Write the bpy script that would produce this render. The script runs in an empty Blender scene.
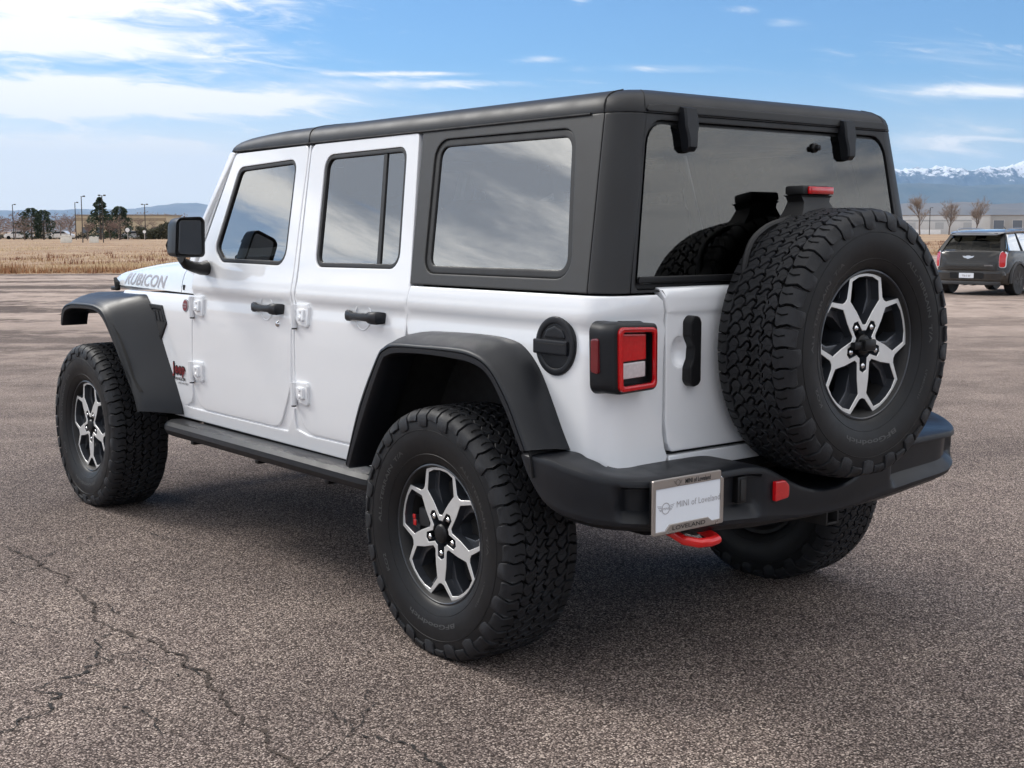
import bpy, bmesh, math, random
from math import sin, cos, pi, radians, sqrt, atan2, exp
from mathutils import Vector, Matrix, noise
from mathutils.geometry import delaunay_2d_cdt

random.seed(7)
SC = bpy.context.scene
COL = SC.collection

# ------------------------------------------------------------------ camera
CAM_POS = Vector((-3.2635, -3.3106, 1.3712))
YAW, PITCH, FPX = 0.6804, -0.1185, 1285.97
cd = bpy.data.cameras.new('camera'); cam = bpy.data.objects.new('camera', cd); COL.objects.link(cam)
cam.location = CAM_POS
cam.rotation_euler = (pi / 2 + PITCH, 0.0009, -YAW)
cd.sensor_width = 36.0; cd.lens = FPX * 36.0 / 1024.0
cd.clip_start = 0.05; cd.clip_end = 200000
SC.camera = cam
FWD = Vector((sin(YAW), cos(YAW), 0)); RGT = Vector((cos(YAW), -sin(YAW), 0))

def far(D, L, z=0.0):
    """a place D metres out and L metres to the right, in the direction the lot is seen"""
    p = CAM_POS + FWD * D + RGT * L
    return Vector((p.x, p.y, z))

# ------------------------------------------------------------------ sun + sky
SUN_EL, SUN_AZ = radians(40), radians(-22)      # azimuth from +Y towards +X
sun_dir = Vector((sin(SUN_AZ) * cos(SUN_EL), cos(SUN_AZ) * cos(SUN_EL), sin(SUN_EL)))
sl = bpy.data.lights.new('sun', 'SUN'); sl.energy = 1.0; sl.angle = radians(17); sl.color = (1.0, 0.96, 0.9)
so = bpy.data.objects.new('sun', sl); COL.objects.link(so)
so.rotation_euler = sun_dir.to_track_quat('Z', 'Y').to_euler()

W = bpy.data.worlds.new('World'); SC.world = W; W.use_nodes = True

def build_world():
    nt = W.node_tree; nt.nodes.clear()
    N = nt.nodes.new; L = nt.links.new
    out = N('ShaderNodeOutputWorld'); bg = N('ShaderNodeBackground'); bg.inputs['Strength'].default_value = 0.1
    sky = N('ShaderNodeTexSky'); sky.sky_type = 'NISHITA'; sky.sun_disc = False
    sky.sun_elevation = SUN_EL; sky.sun_rotation = SUN_AZ; sky.altitude = 1500
    sky.air_density = 1.0; sky.dust_density = 0.6; sky.ozone_density = 1.2
    tc = N('ShaderNodeTexCoord'); sep = N('ShaderNodeSeparateXYZ'); L(tc.outputs['Generated'], sep.inputs[0])
    def M(op, a, b=None, c=None, clamp=False):
        n = N('ShaderNodeMath'); n.operation = op; n.use_clamp = clamp
        for i, v in enumerate((a, b, c)):
            if v is None: continue
            if isinstance(v, (int, float)): n.inputs[i].default_value = v
            else: L(v, n.inputs[i])
        return n.outputs[0]
    z = M('MAXIMUM', sep.outputs[2], 0.0)
    zz = M('ADD', z, 0.09)
    # cloud sheet coordinates: directions projected on a plane overhead, turned so streaks run across the view
    fx = M('ADD', M('MULTIPLY', sep.outputs[0], RGT.x), M('MULTIPLY', sep.outputs[1], RGT.y))
    fy = M('ADD', M('MULTIPLY', sep.outputs[0], FWD.x), M('MULTIPLY', sep.outputs[1], FWD.y))
    u = M('DIVIDE', fx, zz); v = M('DIVIDE', fy, zz)
    def cloud(su, sv, off, detail, rough, dist):
        cb = N('ShaderNodeCombineXYZ'); L(M('MULTIPLY_ADD', u, su, off), cb.inputs[0]); L(M('MULTIPLY', v, sv), cb.inputs[1])
        n = N('ShaderNodeTexNoise'); n.inputs['Scale'].default_value = 1.0; n.inputs['Detail'].default_value = detail
        n.inputs['Roughness'].default_value = rough; n.inputs['Distortion'].default_value = dist
        L(cb.outputs[0], n.inputs['Vector']); return n.outputs['Fac']
    n1 = cloud(0.8, 2.0, CL1, 9, 0.62, 0.9)
    n2 = cloud(1.6, 3.4, 7.3, 8, 0.65, 0.4)
    n3 = cloud(0.9, 2.6, 21.0, 7, 0.6, 1.2)
    def ramp(fac, a, b):
        r = N('ShaderNodeMapRange'); r.interpolation_type = 'SMOOTHSTEP'; L(fac, r.inputs['Value'])
        r.inputs['From Min'].default_value = a; r.inputs['From Max'].default_value = b
        return r.outputs['Result']
    # thicker to the left of the view and over the back half of the sky
    left = ramp(fx, -0.12, -0.42)
    back = ramp(fy, 0.80, 0.35)
    front = M('SUBTRACT', 1.0, back)
    fys = M('MAXIMUM', fy, 0.2); tu = M('DIVIDE', fx, fys); tv = M('DIVIDE', sep.outputs[2], fys)
    def bank(px, py, wx, wy, k):       # a bank of cirrus: middle and half widths, in thousandths of the view's focal length
        du = M('DIVIDE', M('SUBTRACT', tu, (px - 512) / FPX), wx / FPX); dv = M('DIVIDE', M('SUBTRACT', tv, (231 - py) / FPX), wy / FPX)
        q = M('ADD', M('MULTIPLY', du, du), M('MULTIPLY', dv, dv)); return M('MULTIPLY', M('EXPONENT', M('MULTIPLY', q, -1.0)), k)
    banks = None
    for bk in CLOUD_BANKS:
        g_ = bank(*bk); banks = g_ if banks is None else M('ADD', banks, g_)
    banks = M('MINIMUM', banks, 0.60)
    cov = M('ADD', M('MULTIPLY', M('MULTIPLY', banks, front), 1.0), M('MULTIPLY', back, 0.46))
    def streak(su, sv, off, dist, det, rough):
        cb = N('ShaderNodeCombineXYZ'); L(M('MULTIPLY_ADD', tu, su, off), cb.inputs[0]); L(M('MULTIPLY_ADD', tu, sv * 0.10, M('MULTIPLY', tv, sv)), cb.inputs[1])
        n = N('ShaderNodeTexNoise'); n.inputs['Scale'].default_value = 1.0; n.inputs['Detail'].default_value = det
        n.inputs['Roughness'].default_value = rough; n.inputs['Distortion'].default_value = dist
        L(cb.outputs[0], n.inputs['Vector']); return n.outputs['Fac']
    s1 = streak(5.0, 34.0, 2.0, 0.6, 8, 0.62); s2 = streak(16.0, 90.0, 9.0, 0.9, 7, 0.62)
    az = M('ARCTAN2', fx, fy); el = M('ARCSINE', sep.outputs[2])
    def band(sa, se, off, det, rough, dist):
        cb = N('ShaderNodeCombineXYZ'); L(M('MULTIPLY_ADD', az, sa, off), cb.inputs[0]); L(M('MULTIPLY_ADD', az, se * 0.08, M('MULTIPLY', el, se)), cb.inputs[1])
        n = N('ShaderNodeTexNoise'); n.inputs['Scale'].default_value = 1.0; n.inputs['Detail'].default_value = det
        n.inputs['Roughness'].default_value = rough; n.inputs['Distortion'].default_value = dist
        L(cb.outputs[0], n.inputs['Vector']); return n.outputs['Fac']
    n1 = band(1.6, 6.5, 3.1, 8, 0.6, 0.5); n2 = band(5.0, 17.0, 8.1, 7, 0.6, 0.5); n3 = band(1.9, 9.0, BELLY, 7, 0.6, 0.9)
    n1 = M('ADD', M('MULTIPLY', s1, front), M('MULTIPLY', n1, back)); n2 = M('ADD', M('MULTIPLY', s2, front), M('MULTIPLY', n2, back))
    c1 = ramp(M('ADD', n1, cov), 0.60, 1.05)
    c2 = ramp(M('ADD', n2, cov), 0.66, 1.05)
    veil = M('MULTIPLY', ramp(sep.outputs[2], 0.13, 0.0), 0.55)
    veil = M('ADD', veil, M('MULTIPLY', bank(60, 172, 420, 52, 0.62), front))
    fac = M('MINIMUM', M('ADD', M('ADD', M('MULTIPLY', c1, 0.55), M('MULTIPLY', c2, 0.75)), veil), 0.97)
    # a strip of clear sky low in the cloud sheet to the side
    gz = M('DIVIDE', M('ADD', M('SUBTRACT', sep.outputs[2], 0.185), M('MULTIPLY', M('SUBTRACT', n2, 0.5), 0.16)), 0.016)
    gap = M('MULTIPLY', M('EXPONENT', M('MULTIPLY', M('MULTIPLY', gz, gz), -1.0)), M('MULTIPLY', ramp(fy, -0.1, 0.15), back))
    fac = M('MULTIPLY', fac, M('SUBTRACT', 1.0, M('MULTIPLY', gap, 0.85)))
    # cloud brightness: white in front, grey with darker bellies behind
    zb_ = M('DIVIDE', M('SUBTRACT', sep.outputs[2], 0.35), 0.11)
    hump = M('MULTIPLY', M('EXPONENT', M('MULTIPLY', M('MULTIPLY', zb_, zb_), -1.0)), 0.20)
    belly = M('MULTIPLY', ramp(M('ADD', M('ADD', n3, hump), M('MULTIPLY', ramp(fy, 0.2, -0.4), 0.05)), 0.46, 0.64), back)
    g = N('ShaderNodeMix'); g.data_type = 'RGBA'; L(belly, g.inputs['Factor'])
    g.inputs['A'].default_value = (9.8, 9.6, 9.3, 1); g.inputs['B'].default_value = (3.2, 3.35, 3.7, 1)
    mx = N('ShaderNodeMix'); mx.data_type = 'RGBA'; L(fac, mx.inputs['Factor'])
    # a deeper blue than the thin-air model alone gives
    tint = N('ShaderNodeMix'); tint.data_type = 'RGBA'; tint.blend_type = 'MULTIPLY'; tint.inputs['Factor'].default_value = 1.0
    L(sky.outputs[0], tint.inputs['A']); tint.inputs['B'].default_value = SKYTINT
    fc = N('ShaderNodeMix'); fc.data_type = 'RGBA'; L(front, fc.inputs['Factor']); L(g.outputs['Result'], fc.inputs['A']); fc.inputs['B'].default_value = (5.9, 5.75, 5.5, 1)
    L(tint.outputs['Result'], mx.inputs['A']); L(fc.outputs['Result'], mx.inputs['B'])
    L(mx.outputs['Result'], bg.inputs['Color']); L(bg.outputs[0], out.inputs['Surface'])
CL1 = 3.1; BELLY = 21.0
CLOUD_BANKS = [(90, 4, 230, 30, .56), (20, 45, 140, 16, .50), (50, 98, 180, 22, .52), (200, 60, 150, 20, .30), (240, 106, 130, 12, .42), (90, 165, 300, 34, .40), (460, 88, 110, 6, .36), (420, 78, 90, 3, .34), (540, 64, 22, 5, .30), (985, 96, 100, 9, .38), (950, 145, 160, 22, .28), (738, 16, 20, 6, .22), (775, 30, 20, 5, .20), (578, 9, 14, 6, .22), (920, 60, 160, 16, .22), (640, 74, 90, 5, .22)]
SKYTINT = (0.34, 0.485, 0.61, 1)
build_world()
SC.view_settings.view_transform = 'Standard'; SC.view_settings.look = 'None'
SC.view_settings.exposure = 1.22; SC.view_settings.gamma = 1.0
SC.cycles.max_bounces = 8; SC.cycles.transparent_max_bounces = 16; SC.cycles.volume_bounces = 0
SC.cycles.use_denoising = True

# ------------------------------------------------------------------ materials
def new_mat(name):
    m = bpy.data.materials.new(name); m.use_nodes = True
    nt = m.node_tree; return m, nt, nt.nodes['Principled BSDF']
def nd(nt, typ, **kw):
    n = nt.nodes.new(typ)
    for k, v in kw.items(): setattr(n, k, v)
    return n
def texco(nt, scale=None, kind='Object'):
    tc = nd(nt, 'ShaderNodeTexCoord')
    if scale is None: return tc.outputs[kind]
    mp = nd(nt, 'ShaderNodeMapping'); mp.inputs['Scale'].default_value = scale
    nt.links.new(tc.outputs[kind], mp.inputs[0]); return mp.outputs[0]
def noise_n(nt, vec, scale, detail=4, rough=0.55, dist=0.0):
    n = nd(nt, 'ShaderNodeTexNoise'); n.inputs['Scale'].default_value = scale; n.inputs['Detail'].default_value = detail
    n.inputs['Roughness'].default_value = rough; n.inputs['Distortion'].default_value = dist
    nt.links.new(vec, n.inputs['Vector']); return n.outputs['Fac']
def mrange(nt, v, a, b, c=0.0, d=1.0):
    r = nd(nt, 'ShaderNodeMapRange'); nt.links.new(v, r.inputs[0])
    for i, x in enumerate((a, b, c, d)): r.inputs[i + 1].default_value = x
    return r.outputs[0]
def mixc(nt, f, a, b, blend='MIX'):
    m = nd(nt, 'ShaderNodeMix', data_type='RGBA', blend_type=blend)
    for s, v in (('Factor', f), ('A', a), ('B', b)):
        if isinstance(v, (int, float)): m.inputs[s].default_value = v
        elif isinstance(v, tuple): m.inputs[s].default_value = v if len(v) == 4 else v + (1,)
        else: nt.links.new(v, m.inputs[s])
    return m.outputs['Result']
def bump(nt, bsdf, h, strength, dist):
    b = nd(nt, 'ShaderNodeBump'); b.inputs['Strength'].default_value = strength; b.inputs['Distance'].default_value = dist
    nt.links.new(h, b.inputs['Height']); nt.links.new(b.outputs[0], bsdf.inputs['Normal'])
def basic(name, col, rough=0.5, metal=0.0, coat=0.0, var=0.15, nscale=6.0, bs=0.0, bscale=300.0, bdist=0.001, spec=None, rvar=0.1, coat_rough=0.03):
    """procedural material: base colour with slight blotches, roughness variation and optional grain"""
    m, nt, p = new_mat(name)
    v = texco(nt)
    n = noise_n(nt, v, nscale, 5, 0.6)
    lo = tuple(c * (1 - var) for c in col); hi = tuple(min(1, c * (1 + var)) for c in col)
    nt.links.new(mixc(nt, mrange(nt, n, 0.3, 0.7), lo, hi), p.inputs['Base Color'])
    nt.links.new(mrange(nt, noise_n(nt, v, nscale * 3, 4), 0.3, 0.7, max(0.01, rough - rvar * rough), rough + rvar * rough), p.inputs['Roughness'])
    p.inputs['Metallic'].default_value = metal
    if coat: p.inputs['Coat Weight'].default_value = coat; p.inputs['Coat Roughness'].default_value = coat_rough
    if spec is not None: p.inputs['Specular IOR Level'].default_value = spec
    if bs: bump(nt, p, noise_n(nt, v, bscale, 3), bs, bdist)
    return m

M_WHITE = basic('white_paint', (0.83, 0.84, 0.86), 0.42, coat=1.0, var=0.012, nscale=2.0, rvar=0.05)
M_WHITE.node_tree.nodes['Principled BSDF'].inputs['Coat IOR'].default_value = 1.75
M_FLARE = basic('moulded_plastic', (0.0085, 0.0095, 0.0125), 0.42, spec=0.36, var=0.10, nscale=5, bs=0.12, bscale=900, bdist=0.0006)
M_TOP = basic('hardtop_texture', (0.016, 0.016, 0.0175), 0.48, spec=0.40, var=0.08, nscale=3, bs=0.22, bscale=700, bdist=0.0008)
M_TOP_LIT = basic('hardtop_side_lit', (0.030, 0.0295, 0.029), 0.50, var=0.08, nscale=3, bs=0.25, bscale=700, bdist=0.0008)  # hardtop plastic made paler and browner: light on the sides put into its colour
M_BLACK = basic('black_trim', (0.008, 0.008, 0.009), 0.40, var=0.1, spec=0.3)
M_SEAL = basic('rubber_seal', (0.008, 0.008, 0.009), 0.55, var=0.1)
M_DARK = basic('underbody_black', (0.012, 0.011, 0.011), 0.75, var=0.3, nscale=9)
M_STEEL = basic('chassis_steel', (0.022, 0.021, 0.021), 0.6, metal=0.2, var=0.3)
M_GAP = basic('panel_gap', (0.012, 0.012, 0.013), 0.8, var=0.0)
M_TREAD = basic('tyre_tread', (0.018, 0.0185, 0.021), 0.55, spec=0.28, var=0.25, nscale=14, bs=0.5, bscale=140, bdist=0.0015)
M_SIDEW = basic('tyre_sidewall', (0.009, 0.009, 0.010), 0.46, spec=0.28, var=0.2, nscale=10, bs=0.1, bscale=300)
M_GROOVE = basic('tyre_groove', (0.005, 0.005, 0.005), 0.85, var=0.2, spec=0.1)
M_LETTER = basic('tyre_lettering', (0.045, 0.045, 0.045), 0.5, var=0.1)
M_RIMFACE = basic('machined_alloy', (0.74, 0.74, 0.73), 0.42, metal=0.6, var=0.04, nscale=20)
M_RIMDARK = basic('rim_dark_paint', (0.030, 0.033, 0.040), 0.32, coat=0.4, var=0.1)
M_CHROME = basic('chrome', (0.75, 0.75, 0.76), 0.12, metal=1.0, var=0.02)
M_RED = basic('red_paint', (0.62, 0.012, 0.012), 0.30, coat=0.5, var=0.05)
M_BADGE = basic('badge_red', (0.20, 0.012, 0.014), 0.4, var=0.05)
M_GREYDECAL = basic('decal_grey', (0.36, 0.345, 0.36), 0.45, var=0.08)
M_BLKDECAL = basic('decal_black', (0.02, 0.02, 0.022), 0.4, var=0.05)
M_PLATE = basic('plate_white', (0.76, 0.79, 0.84), 0.35, var=0.02)
M_PFRAME = basic('plate_frame_metal', (0.42, 0.38, 0.35), 0.30, metal=0.7, var=0.06)
M_MIRRORG = basic('mirror_glass_dark', (0.030, 0.033, 0.040), 0.08, var=0.05, spec=0.9)
M_SEAT = basic('seat_fabric', (0.020, 0.020, 0.021), 0.8, var=0.2)

def glass_mat(name, tint, ior, rough=0.0, wav=0.0):
    m = bpy.data.materials.new(name); m.use_nodes = True; nt = m.node_tree; nt.nodes.clear()
    out = nd(nt, 'ShaderNodeOutputMaterial'); mix = nd(nt, 'ShaderNodeMixShader')
    tr = nd(nt, 'ShaderNodeBsdfTransparent'); tr.inputs[0].default_value = tint + (1,)
    gl = nd(nt, 'ShaderNodeBsdfGlossy'); gl.inputs['Roughness'].default_value = rough; gl.inputs['Color'].default_value = (0.95, 0.95, 0.93, 1)
    lw = nd(nt, 'ShaderNodeLayerWeight'); lw.inputs['Blend'].default_value = ior
    f = mrange(nt, lw.outputs['Fresnel'], 0.0, 1.0, 0.0, 1.0)
    nt.links.new(f, mix.inputs[0]); nt.links.new(tr.outputs[0], mix.inputs[1]); nt.links.new(gl.outputs[0], mix.inputs[2])
    if wav:
        b = nd(nt, 'ShaderNodeBump'); b.inputs['Strength'].default_value = wav; b.inputs['Distance'].default_value = 0.01
        nt.links.new(noise_n(nt, texco(nt), 2.2, 2), b.inputs['Height']); nt.links.new(b.outputs[0], gl.inputs['Normal'])
    nt.links.new(mix.outputs[0], out.inputs[0]); return m
M_GLASS = glass_mat('tinted_glass', (0.08, 0.085, 0.09), 0.74, 0.0, 0.03)
M_GLASSR = glass_mat('rear_tinted_glass', (0.10, 0.105, 0.11), 0.44, 0.0, 0.03)
M_CLEAR = glass_mat('clear_glass', (0.75, 0.8, 0.8), 0.4)

def lens_mat(name, col, rough=0.12):
    m, nt, p = new_mat(name)
    v = texco(nt, (1, 1, 1))
    w = nd(nt, 'ShaderNodeTexVoronoi'); w.inputs['Scale'].default_value = 90; nt.links.new(v, w.inputs['Vector'])
    nt.links.new(mixc(nt, mrange(nt, w.outputs['Distance'], 0.0, 0.7), col, tuple(c * 0.86 for c in col)), p.inputs['Base Color'])
    p.inputs['Roughness'].default_value = rough; p.inputs['Coat Weight'].default_value = 1.0
    wv = nd(nt, 'ShaderNodeTexWave'); wv.inputs['Scale'].default_value = 55; nt.links.new(v, wv.inputs['Vector']); bump(nt, p, wv.outputs['Fac'], 0.35, 0.002)
    p.inputs['Subsurface Weight'].default_value = 0.0
    return m
M_LENSR = lens_mat('lens_red', (0.60, 0.004, 0.008))
M_LENSD = lens_mat('lens_dark_red', (0.16, 0.006, 0.012))
M_LENSW = lens_mat('lens_clear', (0.62, 0.56, 0.57))

# ------------------------------------------------------------------ mesh helpers
class MB:
    def __init__(self): self.v = []; self.f = []; self.m = []; self.mats = []
    def mi(self, mat):
        if mat not in self.mats: self.mats.append(mat)
        return self.mats.index(mat)
    def add(self, vs, fs, mat):
        o = len(self.v); self.v += [Vector(p) for p in vs]; k = self.mi(mat)
        for f in fs: self.f.append([i + o for i in f]); self.m.append(k)
    def build(self, name, parent=None, angle=35, weld=1e-5, smooth=True, recalc=False):
        me = bpy.data.meshes.new(name)
        me.from_pydata([tuple(p) for p in self.v], [], self.f); me.update()
        for m in self.mats: me.materials.append(m)
        me.polygons.foreach_set('material_index', self.m)
        if weld or recalc:
            bm = bmesh.new(); bm.from_mesh(me)
            if weld: bmesh.ops.remove_doubles(bm, verts=bm.verts, dist=weld)
            if recalc: bmesh.ops.recalc_face_normals(bm, faces=bm.faces)
            bm.to_mesh(me); bm.free()
        if smooth:
            me.shade_smooth()
            me.set_sharp_from_angle(angle=radians(angle))
        o = bpy.data.objects.new(name, me); COL.objects.link(o)
        if parent: o.parent = parent
        if getattr(self, 'wn', False) and smooth:
            w = o.modifiers.new('weighted_normal', 'WEIGHTED_NORMAL'); w.keep_sharp = True; w.mode = 'FACE_AREA_WITH_ANGLE'; w.weight = 60
        return o

def empty(name, loc=(0, 0, 0), rz=0.0, parent=None):
    o = bpy.data.objects.new(name, None); COL.objects.link(o); o.location = loc; o.rotation_euler = (0, 0, rz)
    o.empty_display_size = 0.2
    if parent: o.parent = parent
    return o
def tag(o, label=None, cat=None, group=None, kind=None):
    if label: o['label'] = label
    if cat: o['category'] = cat
    if group: o['group'] = group
    if kind: o['kind'] = kind
    return o

def area2(p): return sum(p[i][0] * p[(i + 1) % len(p)][1] - p[(i + 1) % len(p)][0] * p[i][1] for i in range(len(p))) / 2
def ccw(p): return list(p) if area2(p) > 0 else list(reversed(p))
def inset(p, d):
    """move a closed counter-clockwise outline inwards by d"""
    n = len(p); out = []
    for i in range(n):
        a, b, c = p[i - 1], p[i], p[(i + 1) % n]
        e1 = (b[0] - a[0], b[1] - a[1]); e2 = (c[0] - b[0], c[1] - b[1])
        l1 = math.hypot(*e1) or 1e-9; l2 = math.hypot(*e2) or 1e-9
        n1 = (-e1[1] / l1, e1[0] / l1); n2 = (-e2[1] / l2, e2[0] / l2)
        s = (n1[0] + n2[0], n1[1] + n2[1]); q = s[0] ** 2 + s[1] ** 2
        k = 2 / max(q, 0.8)
        out.append((b[0] + s[0] * d * k / 1.0, b[1] + s[1] * d * k / 1.0))
    return out
def inpoly(x, y, p):
    c = False; n = len(p); j = n - 1
    for i in range(n):
        if (p[i][1] > y) != (p[j][1] > y) and x < (p[j][0] - p[i][0]) * (y - p[i][1]) / (p[j][1] - p[i][1]) + p[i][0]: c = not c
        j = i
    return c
def densify(p, m, closed=True):
    out = []; n = len(p)
    for i in range(n if closed else n - 1):
        a, b = p[i], p[(i + 1) % n]; k = max(1, int(math.ceil(math.hypot(b[0] - a[0], b[1] - a[1]) / m)))
        for t in range(k): out.append(tuple(a[q] + (b[q] - a[q]) * t / k for q in range(len(a))))
    if not closed: out.append(tuple(p[-1]))
    return out
def rpoly(pts, r=0.02, seg=5):
    """outline with rounded corners; a point may carry its own radius as third value"""
    n = len(pts); out = []
    for i in range(n):
        a, b, c = pts[i - 1], pts[i], pts[(i + 1) % n]; rr = b[2] if len(b) > 2 else r
        A, B, Cc = Vector(a[:2]), Vector(b[:2]), Vector(c[:2])
        d1 = (A - B); d2 = (Cc - B); l1, l2 = d1.length, d2.length; d1.normalize(); d2.normalize()
        ang = math.acos(max(-1, min(1, d1.dot(d2))))
        if rr <= 0 or ang > 3.05: out.append(tuple(B)); continue
        t = min(rr / math.tan(ang / 2), l1 * 0.48, l2 * 0.48); rr = t * math.tan(ang / 2)
        ctr = B + (d1 + d2).normalized() * (rr / sin(ang / 2))
        p1 = B + d1 * t; p2 = B + d2 * t
        a1 = atan2(p1.y - ctr.y, p1.x - ctr.x); a2 = atan2(p2.y - ctr.y, p2.x - ctr.x)
        da = (a2 - a1 + pi) % (2 * pi) - pi
        for k in range(seg + 1): out.append((ctr.x + rr * cos(a1 + da * k / seg), ctr.y + rr * sin(a1 + da * k / seg)))
    return out
def panel(mb, outline, fn, mat, holes=(), T=0.02, r=0.003, g=0.05, edge_mat=None, prof=None, dens=None, vrows=()):
    """sheet of metal cut to a 2-D outline, rolled edges, laid on the surface fn(u, v, depth)"""
    edge_mat = edge_mat or mat; mb.wn = True
    prof = prof or [(0, T), (0, r), (r * 0.3, r * 0.3), (r, 0), (r * 2, 0)]
    dens = dens or g
    loops = [(densify(ccw(outline), dens), 1)] + [(densify(ccw(h), dens), -1) for h in holes]
    fin = []
    sgn_v = fn(outline[0][0], outline[0][1], 0.0)
    P, F, FM = [], [], []
    for lp, s in loops:
        base = len(P); n = len(lp); rings = []
        for (off, dep) in prof:
            q = inset(lp, off * s) if abs(off) > 1e-9 else lp
            for a in q: P.append(fn(a[0], a[1], dep))
            rings.append(q)
        for k in range(len(prof) - 1):
            for i in range(n):
                j = (i + 1) % n
                a, b, c, d = base + k * n + i, base + k * n + j, base + (k + 1) * n + j, base + (k + 1) * n + i
                F.append([a, b, c, d] if s > 0 else [d, c, b, a]); FM.append(1 if k == 0 else 0)
        fin.append(rings[-1])
    V = []; E = []
    for q in fin:
        o = len(V); V += [Vector(a) for a in q]; E += [(o + i, o + (i + 1) % len(q)) for i in range(len(q))]
    xs = [a.x for a in V]; ys = [a.y for a in V]
    x = min(xs) + g * 0.5
    dd = (g * 0.3) ** 2
    while x < max(xs):
        y = min(ys) + g * 0.5
        while y < max(ys):
            if inpoly(x, y, fin[0]) and not any(inpoly(x, y, h) for h in fin[1:]):
                if all((w.x - x) ** 2 + (w.y - y) ** 2 > dd for w in V[:sum(map(len, fin))]): V.append(Vector((x, y)))
            y += g
        x += g
    nb_ = sum(map(len, fin)); ring_pts = V[:nb_]
    for vv in vrows:
        x = min(xs) + .02
        while x < max(xs):
            if inpoly(x, vv, fin[0]) and not any(inpoly(x, vv, h) for h in fin[1:]) and all(abs(w.x - x) + abs(w.y - vv) > .008 for w in ring_pts): V.append(Vector((x, vv)))
            x += .04
    if vrows: V = ring_pts + [w for w in V[nb_:] if any(abs(w.y - vv) < 1e-6 for vv in vrows) or all(abs(w.y - vv) > .010 for vv in vrows)]
    r_ = delaunay_2d_cdt(V, E, [], 0, 1e-7)
    o = len(P); P += [fn(a.x, a.y, prof[-1][1]) for a in r_[0]]
    for t in r_[2]:
        cx = sum(r_[0][i].x for i in t) / 3; cy = sum(r_[0][i].y for i in t) / 3
        if abs(area2([r_[0][i] for i in t])) < 4e-7: continue
        if inpoly(cx, cy, fin[0]) and not any(inpoly(cx, cy, h) for h in fin[1:]):
            F.append([o + i for i in t]); FM.append(0)
    # orientation
    c = outline[0]; a0 = Vector(fn(c[0], c[1], 0)); out_dir = Vector(fn(c[0], c[1], -0.01)) - a0
    du = Vector(fn(c[0] + 0.01, c[1], 0)) - a0; dv = Vector(fn(c[0], c[1] + 0.01, 0)) - a0
    flip = du.cross(dv).dot(out_dir) < 0
    if flip: F = [list(reversed(f)) for f in F]
    ks = [mb.mi(mat), mb.mi(edge_mat)]; o = len(mb.v)
    mb.v += [Vector(p) for p in P]
    for f, m in zip(F, FM): mb.f.append([i + o for i in f]); mb.m.append(ks[m])

def grid(mb, rows, mat, closed_u=False, closed_v=False, flip=False):
    n = len(rows); k = len(rows[0]); vs = [p for r in rows for p in r]; fs = []
    for i in range(n if closed_v else n - 1):
        for j in range(k if closed_u else k - 1):
            a = i * k + j; b = i * k + (j + 1) % k; c = ((i + 1) % n) * k + (j + 1) % k; d = ((i + 1) % n) * k + j
            fs.append([a, d, c, b] if flip else [a, b, c, d])
    mb.add(vs, fs, mat)
def tube(mb, pts, rad, mat, seg=10, caps=True, flat=None):
    pts = [Vector(p) for p in pts]; rows = []; n = len(pts)
    up = Vector((0, 0, 1)); prev = None
    for i, p in enumerate(pts):
        t = (pts[min(i + 1, n - 1)] - pts[max(i - 1, 0)]).normalized()
        if prev is None:
            a = t.cross(up); 
            if a.length < 1e-3: a = t.cross(Vector((1, 0, 0)))
            a.normalize()
        else:
            a = prev - t * prev.dot(t); a.normalize()
        prev = a; b = t.cross(a); r = rad[i] if isinstance(rad, (list, tuple)) else rad
        fl = flat or 1.0
        rows.append([p + a * cos(2 * pi * k / seg) * r + b * sin(2 * pi * k / seg) * r * fl for k in range(seg)])
    grid(mb, rows, mat, closed_u=True)
    if caps:
        mb.add(rows[0], [list(range(seg))[::-1]], mat); mb.add(rows[-1], [list(range(seg))], mat)
def box(mb, lo, hi, mat, bev=0.0, M=None, seg=2):
    bm = bmesh.new(); bmesh.ops.create_cube(bm, size=1)
    for v in bm.verts: v.co = Vector([(lo[i] + hi[i]) / 2 + v.co[i] * (hi[i] - lo[i]) for i in range(3)])
    if bev: bmesh.ops.bevel(bm, geom=bm.edges[:], offset=bev, segments=seg, affect='EDGES', profile=0.5)
    if M is not None: bmesh.ops.transform(bm, matrix=M, verts=bm.verts)
    bm.verts.index_update()
    mb.add([v.co.copy() for v in bm.verts], [[v.index for v in f.verts] for f in bm.faces], mat); bm.free()
def lathe(mb, prof, mat, seg=48, axis='x', ctr=(0, 0, 0), closed=False):
    """prof: (axial, radius)"""
    c = Vector(ctr); rows = []
    for k in range(seg):
        a = 2 * pi * k / seg
        if axis == 'x': rows.append([c + Vector((p[0], p[1] * cos(a), p[1] * sin(a))) for p in prof])
        elif axis == 'y': rows.append([c + Vector((p[1] * cos(a), p[0], p[1] * sin(a))) for p in prof])
        else: rows.append([c + Vector((p[1] * cos(a), p[1] * sin(a), p[0])) for p in prof])
    grid(mb, rows, mat, closed_v=True)
def catmull(keys, sub=4):
    out = []; n = len(keys)
    for i in range(n - 1):
        p0, p1, p2, p3 = keys[max(i - 1, 0)], keys[i], keys[i + 1], keys[min(i + 2, n - 1)]
        for s in range(sub):
            t = s / sub
            out.append(tuple(0.5 * ((2 * b) + (-a + c) * t + (2 * a - 5 * b + 4 * c - d) * t * t + (-a + 3 * b - 3 * c + d) * t ** 3) for a, b, c, d in zip(p0, p1, p2, p3)))
    out.append(tuple(keys[-1])); return out
_fc = {}
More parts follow.
